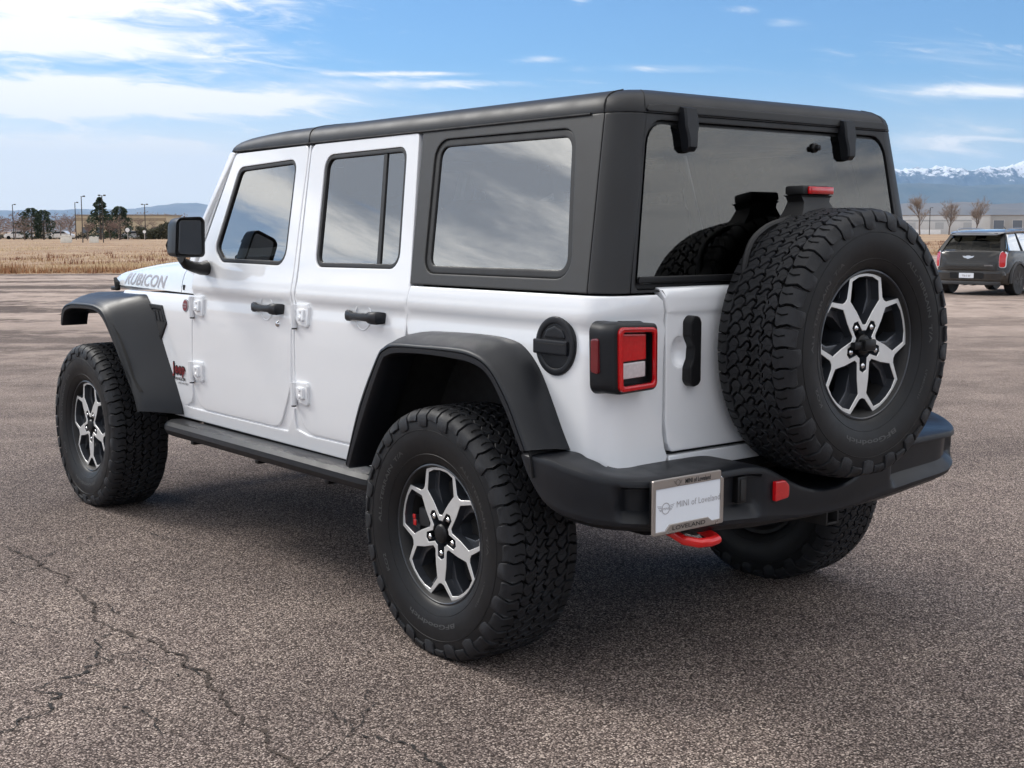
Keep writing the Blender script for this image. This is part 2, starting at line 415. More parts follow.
def text_mesh(s, bold=0.0, spacing=1.0, shear=0.0):
    """outline letters of unit height as a flat triangulated mesh (verts, faces, width)"""
    k = (s, bold, spacing, shear)
    if k in _fc: return _fc[k]
    cu = bpy.data.curves.new('txt', 'FONT'); cu.body = s; cu.size = 1.0; cu.offset = bold; cu.resolution_u = 3
    cu.space_character = spacing; cu.shear = shear; cu.fill_mode = 'FRONT'
    ob = bpy.data.objects.new('txt', cu); COL.objects.link(ob)
    dg = bpy.context.evaluated_depsgraph_get(); me = bpy.data.meshes.new_from_object(ob.evaluated_get(dg))
    vs = [v.co.copy() for v in me.vertices]; fs = [list(p.vertices) for p in me.polygons]
    bm = bmesh.new(); bm.from_mesh(me)
    for ax, lim in ((0, max(v.x for v in vs)), (1, 1.0)):
        k_ = -0.3
        while k_ < lim:
            n_ = [0, 0, 0]; n_[ax] = 1; c_ = [0, 0, 0]; c_[ax] = k_ + .0013
            bmesh.ops.bisect_plane(bm, geom=bm.verts[:] + bm.edges[:] + bm.faces[:], plane_co=c_, plane_no=n_); k_ += 0.12
    bm.verts.index_update(); vs = [v.co.copy() for v in bm.verts]; fs = [[v.index for v in f.verts] for f in bm.faces]; bm.free()
    bpy.data.objects.remove(ob); bpy.data.curves.remove(cu); bpy.data.meshes.remove(me)
    x0 = min(v.x for v in vs); x1 = max(v.x for v in vs)
    for v in vs: v.x -= x0
    _fc[k] = (vs, fs, x1 - x0); return _fc[k]
def text_on(mb, s, fn, u0, v0, width, height, mat, bold=0.0, spacing=1.0, shear=0.0):
    """letters laid on fn(u, v)"""
    vs, fs, w = text_mesh(s, bold, spacing, shear)
    mb.add([fn(u0 + v.x / w * width, v0 + v.y * height) for v in vs], fs, mat)

# ================================================================== THE SETTING
def ground_z(D): return 0.0

def build_ground():
    m, nt, p = new_mat('asphalt_and_dirt'); L = nt.links.new
    co = texco(nt)
    # aggregate chips
    vo = nd(nt, 'ShaderNodeTexVoronoi'); vo.inputs['Scale'].default_value = 175; L(co, vo.inputs['Vector'])
    vo2 = nd(nt, 'ShaderNodeTexVoronoi'); vo2.inputs['Scale'].default_value = 120; L(co, vo2.inputs['Vector'])
    sepc = nd(nt, 'ShaderNodeSeparateColor'); L(vo.outputs['Color'], sepc.inputs[0])
    cr = nd(nt, 'ShaderNodeValToRGB'); L(sepc.outputs[0], cr.inputs[0]); e = cr.color_ramp.elements
    e[0].position = 0.0; e[0].color = (0.058, 0.048, 0.045, 1); e[1].position = 1.0; e[1].color = (0.66, 0.57, 0.51, 1)
    for pos, c in ((0.28, (0.155, 0.125, 0.113)), (0.6, (0.260, 0.212, 0.190)), (0.84, (0.40, 0.33, 0.295))):
        x = e.new(pos); x.color = c + (1,)
    sep2 = nd(nt, 'ShaderNodeSeparateColor'); L(vo2.outputs['Color'], sep2.inputs[0])
    c = mixc(nt, mrange(nt, sep2.outputs[1], 0.86, 0.90), cr.outputs[0], mixc(nt, sep2.outputs[0], (0.10, 0.080, 0.072), (0.62, 0.53, 0.46)))
    # binder between chips
    c = mixc(nt, mrange(nt, vo.outputs['Distance'], 0.42, 0.7), c, (0.045, 0.036, 0.032))
    # broad stains
    s1 = noise_n(nt, co, 0.55, 6, 0.6); s2 = noise_n(nt, co, 2.6, 5, 0.65)
    c = mixc(nt, 1.0, c, mixc(nt, mrange(nt, s1, 0.3, 0.7), (0.72, 0.70, 0.70), (1.26, 1.22, 1.19)), 'MULTIPLY')
    c = mixc(nt, 1.0, c, mixc(nt, mrange(nt, s2, 0.3, 0.7), (0.84, 0.83, 0.84), (1.14, 1.14, 1.12)), 'MULTIPLY')
    # farther lot: dusty gravel and mud, with tyre tracks running across the view
    sx = nd(nt, 'ShaderNodeSeparateXYZ'); L(co, sx.inputs[0])
    def lin(a, b, cc):
        m1 = nd(nt, 'ShaderNodeMath', operation='MULTIPLY_ADD'); L(sx.outputs[0], m1.inputs[0]); m1.inputs[1].default_value = a; m1.inputs[2].default_value = cc
        m2 = nd(nt, 'ShaderNodeMath', operation='MULTIPLY_ADD'); L(sx.outputs[1], m2.inputs[0]); m2.inputs[1].default_value = b; L(m1.outputs[0], m2.inputs[2]); return m2.outputs[0]
    dp = lin(FWD.x, FWD.y, -(CAM_POS.x * FWD.x + CAM_POS.y * FWD.y))          # metres out
    lt = lin(RGT.x, RGT.y, -(CAM_POS.x * RGT.x + CAM_POS.y * RGT.y))
    cb = nd(nt, 'ShaderNodeCombineXYZ'); L(lt, cb.inputs[0]); L(dp, cb.inputs[1])
    mp = nd(nt, 'ShaderNodeMapping'); mp.inputs['Scale'].default_value = (0.10, 0.42, 1); L(cb.outputs[0], mp.inputs[0])
    tr = noise_n(nt, mp.outputs[0], 1.0, 7, 0.62, 0.6)
    edge_n = noise_n(nt, co, 0.25, 5)
    dirt = mixc(nt, mrange(nt, noise_n(nt, co, 1.3, 8, 0.7), 0.3, 0.7), (0.27, 0.210, 0.178), (0.48, 0.385, 0.328))
    ta = nd(nt, 'ShaderNodeMath', operation='MULTIPLY_ADD'); L(noise_n(nt, co, 1.9, 7, 0.75), ta.inputs[0]); ta.inputs[1].default_value = 0.55; L(tr, ta.inputs[2])
    near_l = mrange(nt, lt, 4.0, -8.0, 0.55, 1.0)
    tm = nd(nt, 'ShaderNodeMath', operation='MULTIPLY'); L(mrange(nt, ta.outputs[0], 0.75, 0.86), tm.inputs[0]); L(near_l, tm.inputs[1])
    dirt = mixc(nt, tm.outputs[0], dirt, (0.105, 0.080, 0.068))
    dmask_in = nd(nt, 'ShaderNodeMath', operation='MULTIPLY_ADD'); L(edge_n, dmask_in.inputs[0]); dmask_in.inputs[1].default_value = 12.0; L(dp, dmask_in.inputs[2])
    c = mixc(nt, mrange(nt, dmask_in.outputs[0], 13, 28), c, dirt)
    L(c, p.inputs['Base Color']); p.inputs['Roughness'].default_value = 0.92; p.inputs['Specular IOR Level'].default_value = 0.15
    # relief: chips near, ruts farther
    inv = mrange(nt, vo.outputs['Distance'], 0.0, 0.7, 1.0, 0.0)
    hm = nd(nt, 'ShaderNodeMath', operation='MULTIPLY_ADD'); L(noise_n(nt, co, 14, 4), hm.inputs[0]); hm.inputs[1].default_value = 0.8; L(inv, hm.inputs[2])
    bump(nt, p, hm.outputs[0], 0.7, 0.004)
    mb = MB()
    # fine rings near, coarse to the horizon
    rad = [0, 2, 4, 6, 9, 13, 18, 25, 33, 42, 55, 75, 110, 170, 300, 600, 1500, 5000, 15000, 42000]
    seg = 96; rows = []
    for r in rad[1:]:
        rows.append([(r * cos(2 * pi * k / seg), r * sin(2 * pi * k / seg), 0) for k in range(seg)])
    grid(mb, rows, m, closed_u=True); mb.add([(0, 0, 0)] + rows[0], [[0, 1 + k, 1 + (k + 1) % seg] for k in range(seg)], m)
    tag(mb.build('ground', weld=0), kind='structure')
build_ground()

CRACKS = [
  ([(-1.54,2.39),(-1.52,2.05),(-1.51,1.74),(-1.56,1.33),(-1.61,0.97),(-1.59,0.75),(-1.58,0.54),(-1.60,0.25),(-1.63,0.06),(-1.66,-0.10),(-1.68,-0.28),(-1.69,-0.45),(-1.70,-0.51),(-1.73,-0.9)], 0.0105, 1),
  ([(-2.5,0.1),(-2.21,0.23),(-2.15,0.26),(-2.08,0.27),(-2.00,0.41),(-2.02,0.48),(-1.96,0.52),(-1.90,0.54),(-1.83,0.58),(-1.74,0.60)], 0.011, 0),
  ([(-1.66,0.91),(-1.74,0.79),(-1.75,0.61)], 0.010, 0),
  ([(-1.90,0.54),(-1.88,0.45),(-1.81,0.31),(-1.71,0.32),(-1.64,0.37),(-1.61,0.32)], 0.005, 0),
  ([(-2.04,0.24),(-1.93,0.23),(-1.82,0.13),(-1.85,0.02),(-1.89,-0.09)], 0.005, 0),
  ([(-1.74,0.60),(-1.64,0.65),(-1.64,0.55),(-1.70,0.43)], 0.005, 0),
  ([(-1.75,0.61),(-1.66,0.50),(-1.58,0.45),(-1.60,0.25)], 0.005, 0),
  ([(-1.68,-0.52),(-1.63,-0.50),(-1.52,-0.44),(-1.47,-0.39),(-1.43,-0.25),(-1.44,-0.19)], 0.005, 0),
  ([(-1.47,-0.39),(-1.39,-0.32),(-1.29,-0.22),(-1.22,-0.11)], 0.006, 0),
  ([(-1.49,-0.41),(-1.43,-0.48),(-1.42,-0.55),(-1.40,-0.65),(-1.42,-0.73),(-1.40,-0.95)], 0.008, 0),
  ([(-1.89,1.27),(-1.84,1.11),(-1.76,0.95)], 0.005, 0),
  ([(-1.67,1.28),(-1.54,1.23),(-1.51,1.00)], 0.005, 0),
  ([(-0.98,2.31),(-0.93,2.03),(-0.85,1.85)], 0.006, 0),
  ([(-1.72,1.81),(-1.63,1.84),(-1.46,2.00)], 0.006, 0),
  ([(-1.52,2.05),(-1.30,2.15),(-1.15,2.35)], 0.005, 0)]
def build_cracks():
    M1 = basic('crack_dark', (0.014, 0.012, 0.011), 0.95, var=0.3, nscale=30)
    M2 = basic('crack_dusty', (0.045, 0.032, 0.024), 0.95, var=0.7, nscale=18)
    rnd = random.Random(3); mb = MB()
    for pts, w, dusty in CRACKS:
        q = densify(pts, 0.011, closed=False); n = len(q); L_, R_ = [], []
        for i, a in enumerate(q):
            b = q[min(i + 1, n - 1)]; c = q[max(i - 1, 0)]; t = Vector((b[0] - c[0], b[1] - c[1])).normalized(); nn = Vector((-t.y, t.x))
            wob = noise.noise(Vector((a[0] * 11, a[1] * 11, w * 100))) * 0.045 + noise.noise(Vector((a[0] * 45, a[1] * 45, w * 300))) * 0.014 + (rnd.random() - 0.5) * 0.005
            ww = 1.9 * w * (0.12 + rnd.random() ** 1.5 * 1.0) * min(1, 0.25 + min(i, n - 1 - i) / 6.0) * (0.6 + 0.8 * abs(noise.noise(Vector((a[0] * 6, a[1] * 6, 5)))))
            ctr = Vector(a[:2]) + nn * wob
            L_.append((ctr.x + nn.x * ww / 2, ctr.y + nn.y * ww / 2, 0.004)); R_.append((ctr.x - nn.x * ww / 2, ctr.y - nn.y * ww / 2, 0.004))
        grid(mb, [L_, R_], M2 if dusty else M1)
    tag(mb.build('pavement_cracks', weld=0), kind='structure')
build_cracks()

# field of dry grass beyond the lot -----------------------------------------
def field_edge(L):            # metres out at which the lot ends, as a function of the sideways place
    return 42 + max(0.0, (L + 8)) * 0.95 + 1.2 * noise.noise(Vector((L * 0.12, 3, 0)))
def build_field():
    m, nt, p = new_mat('dry_field_soil'); L = nt.links.new
    co = texco(nt)
    a = noise_n(nt, co, 0.10, 8, 0.65); b = noise_n(nt, co, 0.9, 6, 0.7)
    c = mixc(nt, mrange(nt, a, 0.35, 0.65), (0.26, 0.165, 0.105), (0.46, 0.335, 0.21))
    c = mixc(nt, mrange(nt, b, 0.45, 0.75), c, (0.23, 0.135, 0.085))
    L(c, p.inputs['Base Color']); p.inputs['Roughness'].default_value = 0.95
    bump(nt, p, b, 1.0, 0.3)
    mb = MB(); Ls = [-600, -300, -150] + [-100 + i * 2 for i in range(0, 111)] + [200, 300, 500, 900]
    rows = [[far(field_edge(l) - 0.5, l, 0.004) for l in Ls], [far(field_edge(l) + 1.0, l, 0.05) for l in Ls],
            [far(field_edge(l) + 12, l * 1.1, 0.06) for l in Ls], [far(260, l * 3, 0.05) for l in Ls], [far(1600, l * 12, 0.02) for l in Ls]]
    grid(mb, rows, m)
    tag(mb.build('field', weld=0), kind='structure')
    # tufts
    gm, nt, p = new_mat('dry_grass'); L = nt.links.new
    at = nd(nt, 'ShaderNodeAttribute', attribute_name='tone')
    cr = nd(nt, 'ShaderNodeValToRGB'); L(at.outputs['Fac'], cr.inputs[0]); e = cr.color_ramp.elements
    e[0].color = (0.20, 0.085, 0.05, 1); e[1].color = (0.60, 0.47, 0.30, 1); x = e.new(0.45); x.color = (0.44, 0.285, 0.165, 1)
    x = e.new(0.14); x.color = (0.36, 0.17, 0.08, 1); x = e.new(0.03); x.color = (0.13, 0.085, 0.04, 1)
    L(cr.outputs[0], p.inputs['Base Color']); p.inputs['Roughness'].default_value = 0.9
    vs, fs, tone = [], [], []; rnd = random.Random(11)
    def tuft(P, h, t, nb, sp):
        for k in range(nb):
            a = rnd.random() * 2 * pi; d = Vector((cos(a), sin(a), 0)); w = Vector((-d.y, d.x, 0)) * (0.010 + 0.02 * rnd.random()) * (1 + h)
            b = P + Vector((rnd.gauss(0, sp), rnd.gauss(0, sp), 0)); tip = b + d * h * rnd.uniform(0.05, 0.5) + Vector((0, 0, h * rnd.uniform(0.6, 1.1)))
            o = len(vs); vs.extend([b - w, b + w, tip]); fs.append((o, o + 1, o + 2)); tone.append(min(1, max(0.0, t + rnd.gauss(0, 0.10))))
    for i in range(27000):
        if rnd.random() < 0.55: l = rnd.uniform(-22, 6)
        else: l = rnd.uniform(6, 60)
        e0 = field_edge(l); u = rnd.random(); D = 1 / (1 / e0 + (1 / 165 - 1 / e0) * u)
        l2 = l * D / e0 if l < 6 else l
        n = noise.noise(Vector((l2 * 0.10, D * 0.07, 0))) ; n2 = noise.noise(Vector((l2 * 0.6, D * 0.6, 9)))
        if n2 < -0.05: continue
        h = (0.09 + 0.16 * max(0, n + .1)) * rnd.uniform(0.5, 1.5)
        tuft(far(D, l2, 0.02), h, 0.60 + 0.7 * n - (0.35 * exp(-((D - e0) / 3.5) ** 2)), 7, 0.18 + D * 0.003)
    for i in range(420):       # darker weeds scattered through it
        l = rnd.uniform(-24, 50); D = field_edge(l) + 2 + rnd.random() ** 1.3 * 60
        for k in range(5): tuft(far(D + rnd.gauss(0, .3), l + rnd.gauss(0, .5), 0.0), rnd.uniform(.12, .34), -.2, 8, .16)
    for i in range(3500):      # ragged russet fringe along the edge
        l = rnd.uniform(-24, 3) if rnd.random() < 0.7 else rnd.uniform(3, 60)
        D = field_edge(l) + abs(rnd.gauss(0, 1.1)) - 0.3
        tuft(far(D, l, 0.0), rnd.uniform(0.08, 0.34) * (1.3 if noise.noise(Vector((l * .5, 1, 1))) > .1 else .7), rnd.uniform(0.0, 0.5), 6, 0.12)
    me = bpy.data.meshes.new('dry_grass'); me.from_pydata(vs, [], fs); me.materials.append(gm)
    at = me.attributes.new('tone', 'FLOAT', 'FACE'); at.data.foreach_set('value', tone)
    o = bpy.data.objects.new('dry_grass', me); COL.objects.link(o); tag(o, 'tufts of dry golden grass covering the field beyond the lot', 'grass', kind='stuff')
build_field()

# mountains ------------------------------------------------------------------
def mountain(name, D0, depth, L0, L1, hfun, mat, nl=220, ndp=26):
    mb = MB(); rows = []
    for j in range(ndp + 1):
        t = j / ndp; D = D0 + depth * t; prof = sin(min(1.0, t * 1.0) * pi) ** 0.9
        row = []
        for i in range(nl + 1):
            l = L0 + (L1 - L0) * i / nl
            h = hfun(l * D0 / (D0 + depth / 2) , D) * prof
            row.append(far(D, l, h - 2))
        rows.append(row)
    grid(mb, rows, mat)
    return tag(mb.build(name, weld=0, angle=60), kind='structure')
def fbm(x, y, o=6):
    s = 0; a = 1; f = 1
    for _ in range(o): s += a * noise.noise(Vector((x * f, y * f, 1.7))); a *= 0.5; f *= 2.1
    return s
def ridged(x, y, o=6):
    s = 0; a = 1; f = 1
    for _ in range(o): s += a * (1 - abs(noise.noise(Vector((x * f, y * f, 4.2)))) * 2); a *= 0.5; f *= 2.1
    return s
def hill_mat(name, col, col2, snow=None):
    m, nt, p = new_mat(name); L = nt.links.new; co = texco(nt)
    n = noise_n(nt, co, 0.0012, 8, 0.65)
    c = mixc(nt, mrange(nt, n, 0.4, 0.6), col, col2)
    if snow:
        geo = nd(nt, 'ShaderNodeNewGeometry'); sx = nd(nt, 'ShaderNodeSeparateXYZ'); L(geo.outputs['Position'], sx.inputs[0])
        ad = nd(nt, 'ShaderNodeMath', operation='MULTIPLY_ADD'); L(noise_n(nt, co, 0.0032, 9, 0.8), ad.inputs[0]); ad.inputs[1].default_value = 1900; L(sx.outputs[2], ad.inputs[2])
        c = mixc(nt, mrange(nt, ad.outputs[0], snow, snow + 120), c, (0.92, 0.93, 0.96))
    L(c, p.inputs['Base Color']); p.inputs['Roughness'].default_value = 0.95; return m
M_SNOW = hill_mat('snowy_rock', (0.07, 0.09, 0.12), (0.11, 0.13, 0.15), 2500)
M_FOOT = hill_mat('forested_slopes', (0.055, 0.075, 0.075), (0.10, 0.11, 0.10))
M_LOWH = hill_mat('low_hills', (0.12, 0.10, 0.08), (0.17, 0.14, 0.11))
def px2L(px, D): return (px - 512) / FPX * D
# px height above horizon -> metres at distance D
mountain('snowy_mountains', 34000, 5000, px2L(480, 36000), px2L(1330, 36000),
         lambda l, D: (51 + 7.5 * ridged(l / 2300, D / 2600, 7) + 4.6 * ridged(l / 620, D / 900, 6) + 3 * fbm(l / 5000, 1, 3) - 5 * exp(-((l - px2L(870, 36000)) / 2200) ** 2)) / FPX * 36000 * 0.985 * (1 if l > px2L(560, 36000) else max(0.2, 1 - (px2L(560, 36000) - l) / 9000)), M_SNOW, 1000, 44)
mountain('blue_foothills', 25000, 6000, px2L(440, 28000), px2L(1900, 28000),
         lambda l, D: (43 + 6 * fbm(l / 3500, D / 3000) + 2.0 * ridged(l / 900, D / 900, 5) - (0 if l > px2L(500, 28000) else min(1, (px2L(500, 28000) - l) / 6000) * 23) + 4.5 * exp(-((l - px2L(205, 28000)) / 700) ** 2)) / FPX * 28000, M_FOOT, 420, 24)
mountain('far_hills', 36000, 4000, px2L(-500, 38000), px2L(520, 38000),
         lambda l, D: (19 + 2.5 * fbm(l / 4500, D / 3000) + 1.5 * ridged(l / 1500, D / 900, 5) + 7 * exp(-((l - px2L(206, 38000)) / 1000) ** 2)) / FPX * 38000, hill_mat('haze_pale_hills', (0.17, 0.18, 0.19), (0.24, 0.24, 0.24)), 420, 20)  # base colour lightened to paint in extra haze over these hills
mountain('low_hills', 14000, 4000, px2L(-600, 16000), px2L(1900, 16000),
         lambda l, D: ((24 if l > px2L(500, 16000) else 6) + 9 * fbm(l / 1500, D / 1500) + 13 * exp(-((l - px2L(190, 16000)) / 500) ** 2) * 0) / FPX * 16000, M_LOWH, 300, 16)

# bare and evergreen trees -----------------------------------------------------
M_BARK = basic('bark', (0.13, 0.10, 0.085), 0.9, var=0.3, nscale=8)
M_BARKP = basic('pale_bark', (0.26, 0.22, 0.19), 0.9, var=0.3, nscale=8)
M_TWIG = basic('twigs', (0.27, 0.22, 0.19), 0.9, var=0.3, nscale=1.5)
M_FARH = None
M_TWIGP = basic('reddish_twigs', (0.20, 0.14, 0.12), 0.9, var=0.3, nscale=1.5)
M_NEEDLE = basic('needles', (0.035, 0.055, 0.030), 0.8, var=0.5, nscale=1.2)
M_HEDGE = basic('hedge_leaves', (0.055, 0.055, 0.030), 0.85, var=0.5, nscale=1.5)
def bare_tree(loc, h, spread, seed, label, bark=M_BARK, twig=M_TWIG, group=None, lean=0, dense=1.0, up=0.12):
    rnd = random.Random(seed); root = empty('bare_tree', loc); tr = MB(); cr = MB()
    def branch(p, d, ln, r, lev):
        n = 3 if lev < 2 else 2; pts = [p]; rr = [r]; q = p.copy(); dd = d.copy()
        for k in range(n):
            dd = (dd + Vector((rnd.gauss(0, .12), rnd.gauss(0, .12), 0.10))).normalized(); q = q + dd * ln / n; pts.append(q.copy()); rr.append(r * (1 - 0.55 * (k + 1) / n))
        if lev <= 1: tube(tr, pts, rr, bark, 5, caps=False)
        else: tube(cr, pts, rr, twig, 3, caps=False)
        if lev < 4:
            nb = int({0: 7, 1: 5, 2: 5, 3: 4}[lev] * dense)
            for k in range(nb):
                t = rnd.uniform(0.30, 1.0) if lev else rnd.uniform(0.30, 1.0); i = min(n - 1, int(t * n)); a = pts[i].lerp(pts[i + 1], t * n - i)
                az = rnd.random() * 2 * pi; el = rnd.uniform(0.35, 1.0)
                nd_ = (dd * 0.75 + Vector((cos(az), sin(az), 0)) * el * spread + Vector((0, 0, up))).normalized()
                branch(a, nd_, ln * rnd.uniform(0.42, 0.68), max(0.010, r * 0.38), lev + 1)
    branch(Vector((0, 0, 0)), Vector((lean, 0, 1)).normalized(), h * 0.55, h * 0.022, 0)
    tr.build('trunk', root, weld=0); cr.build('crown', root, weld=0)
    tag(root, label, 'tree', group); return root
def conifer(loc, h, w, seed, label, group=None, pointy=True):
    rnd = random.Random(seed); root = empty('evergreen_tree', loc); tr = MB(); cr = MB()
    tube(tr, [(0, 0, 0), (0, 0, h * 0.5), (0, 0, h * 0.96)], [h * 0.03, h * 0.02, h * 0.004], M_BARK, 6)
    n = 2600
    for i in range(n):
        t = rnd.random() ** 0.75; z = h * (0.06 + 0.94 * t)
        if pointy: R = w / 2 * (1 - t) ** 0.72 * (0.72 + 0.45 * noise.noise(Vector((seed, t * 9, 0)))) * 1.25
        else: R = w / 2 * sqrt(max(0, 1 - (2 * t - 0.75) ** 2 / 1.6))
        a = rnd.random() * 2 * pi; R *= 0.75 + 0.45 * noise.noise(Vector((cos(a) * 1.4 + seed, sin(a) * 1.4, t * 5)))
        r = R * sqrt(rnd.random()); d = Vector((cos(a), sin(a), -0.15)); p = Vector((cos(a) * r, sin(a) * r, z))
        s = h * 0.045 * rnd.uniform(0.6, 1.4); u = Vector((rnd.gauss(0, 1), rnd.gauss(0, 1), rnd.gauss(0, 1))).normalized()
        w2 = d.cross(u).normalized() * s * 0.45
        cr.add([p - w2, p + w2, p + d * s + Vector((0, 0, s * rnd.uniform(-.3, .4)))], [[0, 1, 2]], M_NEEDLE)
    tr.build('trunk', root, weld=0); cr.build('crown', root, weld=0, smooth=False); tag(root, label, 'tree', group); return root
def bush_mass(name, loc, lx, ly, h, seed, n, mat, label, cat, kind=None, group=None, size=0.35):
    rnd = random.Random(seed); mb = MB()
    for i in range(n):
        x = rnd.uniform(-lx / 2, lx / 2); y = rnd.uniform(-ly / 2, ly / 2)
        top = h * (0.62 + 0.5 * noise.noise(Vector((x / h * 1.1, seed, 0))) + 0.15 * noise.noise(Vector((x * 2.0, seed, 3))))
        z = rnd.random() ** 0.7 * top; p = RGT * x + FWD * y + Vector((0, 0, z)); s = size * rnd.uniform(0.5, 1.3)
        a = Vector((rnd.gauss(0, 1), rnd.gauss(0, 1), rnd.gauss(0, 1))).normalized() * s; b = Vector((rnd.gauss(0, 1), rnd.gauss(0, 1), rnd.gauss(0, 1))).normalized() * s
        mb.add([p, p + a, p + b * 0.5], [[0, 1, 2]], mat)
    o = mb.build(name, weld=0, smooth=False); o.location = loc; tag(o, label, cat, group, kind); return o
def at(px, D, z=0.0): return far(D, px2L(px, D), z)

conifer(at(103.5, 205), 6.7, 7.0, 1, 'tall pointed dark evergreen beside the tan building')
conifer(at(123, 208), 5.3, 4.6, 2, 'rounded evergreen just right of the tall pointed evergreen', pointy=False)
conifer(at(35, 205), 5.0, 4.6, 3, 'rounded dark evergreen, left of the touching pair at far left', pointy=False)
conifer(at(47, 206), 4.7, 3.9, 4, 'rounded dark evergreen, right of the touching pair at far left', pointy=False)
for px, D, h, sd, lb in ((3, 210, 4.8, 5, 'bare brown tree at the far left edge of the field'), (18, 215, 4.8, 6, 'bare brown tree just left of the evergreen pair'),
                         (28, 190, 3.8, 7, 'small bare tree standing in front of the evergreen pair'), (64, 215, 4.7, 8, 'bare reddish tree just right of the evergreen pair'),
                         (74, 212, 4.9, 9, 'bare reddish tree at the left end of the tan building'), (113, 195, 3.8, 10, 'thin pale bare tree in front of the pointed evergreen'),
                         (122, 194, 3.9, 11, 'thin pale bare tree in front of the rounded evergreen'), (131, 215, 4.6, 12, 'bare tree between rounded evergreen and brown hedge'),
                         (90, 190, 3.4, 31, 'small bare tree in front of the tan wall, left of the pointed evergreen'), (146, 222, 4.2, 32, 'bare tree behind the smaller pale sign'), (190, 224, 3.7, 33, 'bare tree just left of the wing mirror, above the low hedge'),
                         (158, 220, 3.8, 13, 'bare tree above the brown hedge'), (177, 220, 3.6, 26, 'bare tree at the right end of the brown hedge, near the mirror')):
    bare_tree(at(px, D), h * 1.05, 1.9, sd, lb, twig=M_TWIGP, group='bare trees beyond the field', dense=1.0)
bush_mass('brown_hedge', at(161, 214), 7.0, 3, 3.3, 5, 5200, M_HEDGE, 'dark olive brown hedge in front of the tan building', 'hedge')
bush_mass('dark_hedge', at(95, 222), 42, 3, 1.3, 6, 7000, basic('low_hedge_leaves', (0.03, 0.032, 0.022), 0.9, var=0.4), 'long low dark hedge along the far edge of the field', 'hedge')
bush_mass('far_wood', at(60, 420), 330, 60, 8.5, 8, 26000, M_TWIGP, 'far-off bare wood along the left horizon', 'wood', kind='stuff', size=0.8)
bush_mass('far_wood', at(900, 900), 700, 120, 11, 9, 22000, basic('far_twigs', (0.10, 0.09, 0.08), 0.9, var=0.3), 'far-off dark wood along the right horizon', 'wood', kind='stuff', size=1.6)

for px, h, sd, lb in ((917, 12.2, 21, 'bare cottonwood nearest the spare tyre, in front of the white building'), (946, 10.8, 22, 'middle bare cottonwood in front of the white building'),
                      (971.5, 10.6, 23, 'bare cottonwood standing behind the dark hatchback roof')):
    bare_tree(at(px, 398), h * 1.05, 1.05, sd, lb, twig=M_TWIG, bark=M_BARK, group='bare cottonwoods before the white building', dense=1.65, up=.17)

def lamp_post(loc, h, label, arms=1, scale=1.0):
    root = empty('lamp_post', loc); mb = MB()
    mt = basic('post_metal', (0.05, 0.045, 0.042), 0.6, metal=0.3)
    tube(mb, [(0, 0, 0), (0, 0, h)], [0.13 * scale, 0.10 * scale], mt, 8); mb.build('pole', root)
    mh = MB()
    for s in ((1, -1) if arms == 2 else (1,)):
        p = RGT * s
        tube(mh, [Vector((0, 0, h - 0.1)), p * 0.5 * scale + Vector((0, 0, h - 0.02))], 0.05 * scale, mt, 6)
        c = p * 0.62 * scale + Vector((0, 0, h)); w = 0.26 * scale
        box(mh, c - Vector((w, w * 0.7, 0.09)), c + Vector((w, w * 0.7, 0.07)), mt, 0.03)
    mh.build('lamp_head', root); tag(root, label, 'street lamp', 'lamp posts beyond the field'); return root
lamp_post(at(17, 205), 5.6, 'lamp post left of the evergreen pair at far left', 1, .6)
lamp_post(at(79, 200), 5.8, 'shorter of the two adjacent lamp posts at the tan building, on the left', 1, .6)
lamp_post(at(85.5, 150), 5.4, 'tall lamp post between the two white utility boxes', 1, .5)
lamp_post(at(106, 150), 5.5, 'lamp post standing in front of the tall pointed evergreen', 2, .5)
lamp_post(at(148, 200), 5.5, 'single lamp post in front of the brown hedge', 2, .6)
lamp_post(at(1022, 330), 16, 'lamp post at the right edge of the photo beyond the hatchback', 1, 1.2)
lamp_post(at(926.5, 395), 8.3, 'thin post between the first two bare cottonwoods', 1, 1)

def building(name, loc, w, d, h, wallc, label, wins, rz=-YAW, roofc=(0.25, 0.23, 0.22), trimc=None, bands=()):
    root = empty(name, loc, rz); wm = basic(name + '_wall', wallc, 0.85, var=0.06, nscale=0.4); mb = MB()
    box(mb, (-w / 2, 0, 0), (w / 2, d, h), wm, 0.03); mb.build('wall', root)
    mb = MB(); box(mb, (-w / 2 - 0.15, -0.15, h), (w / 2 + 0.15, d + 0.15, h + 0.25), basic(name + '_roof', roofc, 0.8), 0.03); mb.build('roof', root)
    gm = basic('building_glass', (0.10, 0.12, 0.15), 0.15, spec=0.8); fm = basic('building_frame', trimc or (0.5, 0.5, 0.5), 0.6)
    for (x, z, ww, hh) in wins:
        mb = MB(); fr = 0.10 * max(1, h / 6)
        box(mb, (x - ww / 2 - fr, -0.06, z - fr), (x + ww / 2 + fr, 0.05, z), fm); box(mb, (x - ww / 2 - fr, -0.06, z + hh), (x + ww / 2 + fr, 0.05, z + hh + fr), fm)
        box(mb, (x - ww / 2 - fr, -0.06, z), (x - ww / 2, 0.05, z + hh), fm); box(mb, (x + ww / 2, -0.06, z), (x + ww / 2 + fr, 0.05, z + hh), fm)
        f = mb.build('window', root); mb = MB(); box(mb, (x - ww / 2, -0.02, z), (x + ww / 2, 0.04, z + hh), gm); mb.build('pane', f)
    for (x0, x1, z0, z1, c) in bands:
        mb = MB(); box(mb, (x0, -0.04, z0), (x1, 0.03, z1), basic('wall_band', c, 0.8)); mb.build('wall_band', root)
    tag(root, label, 'building'); return root
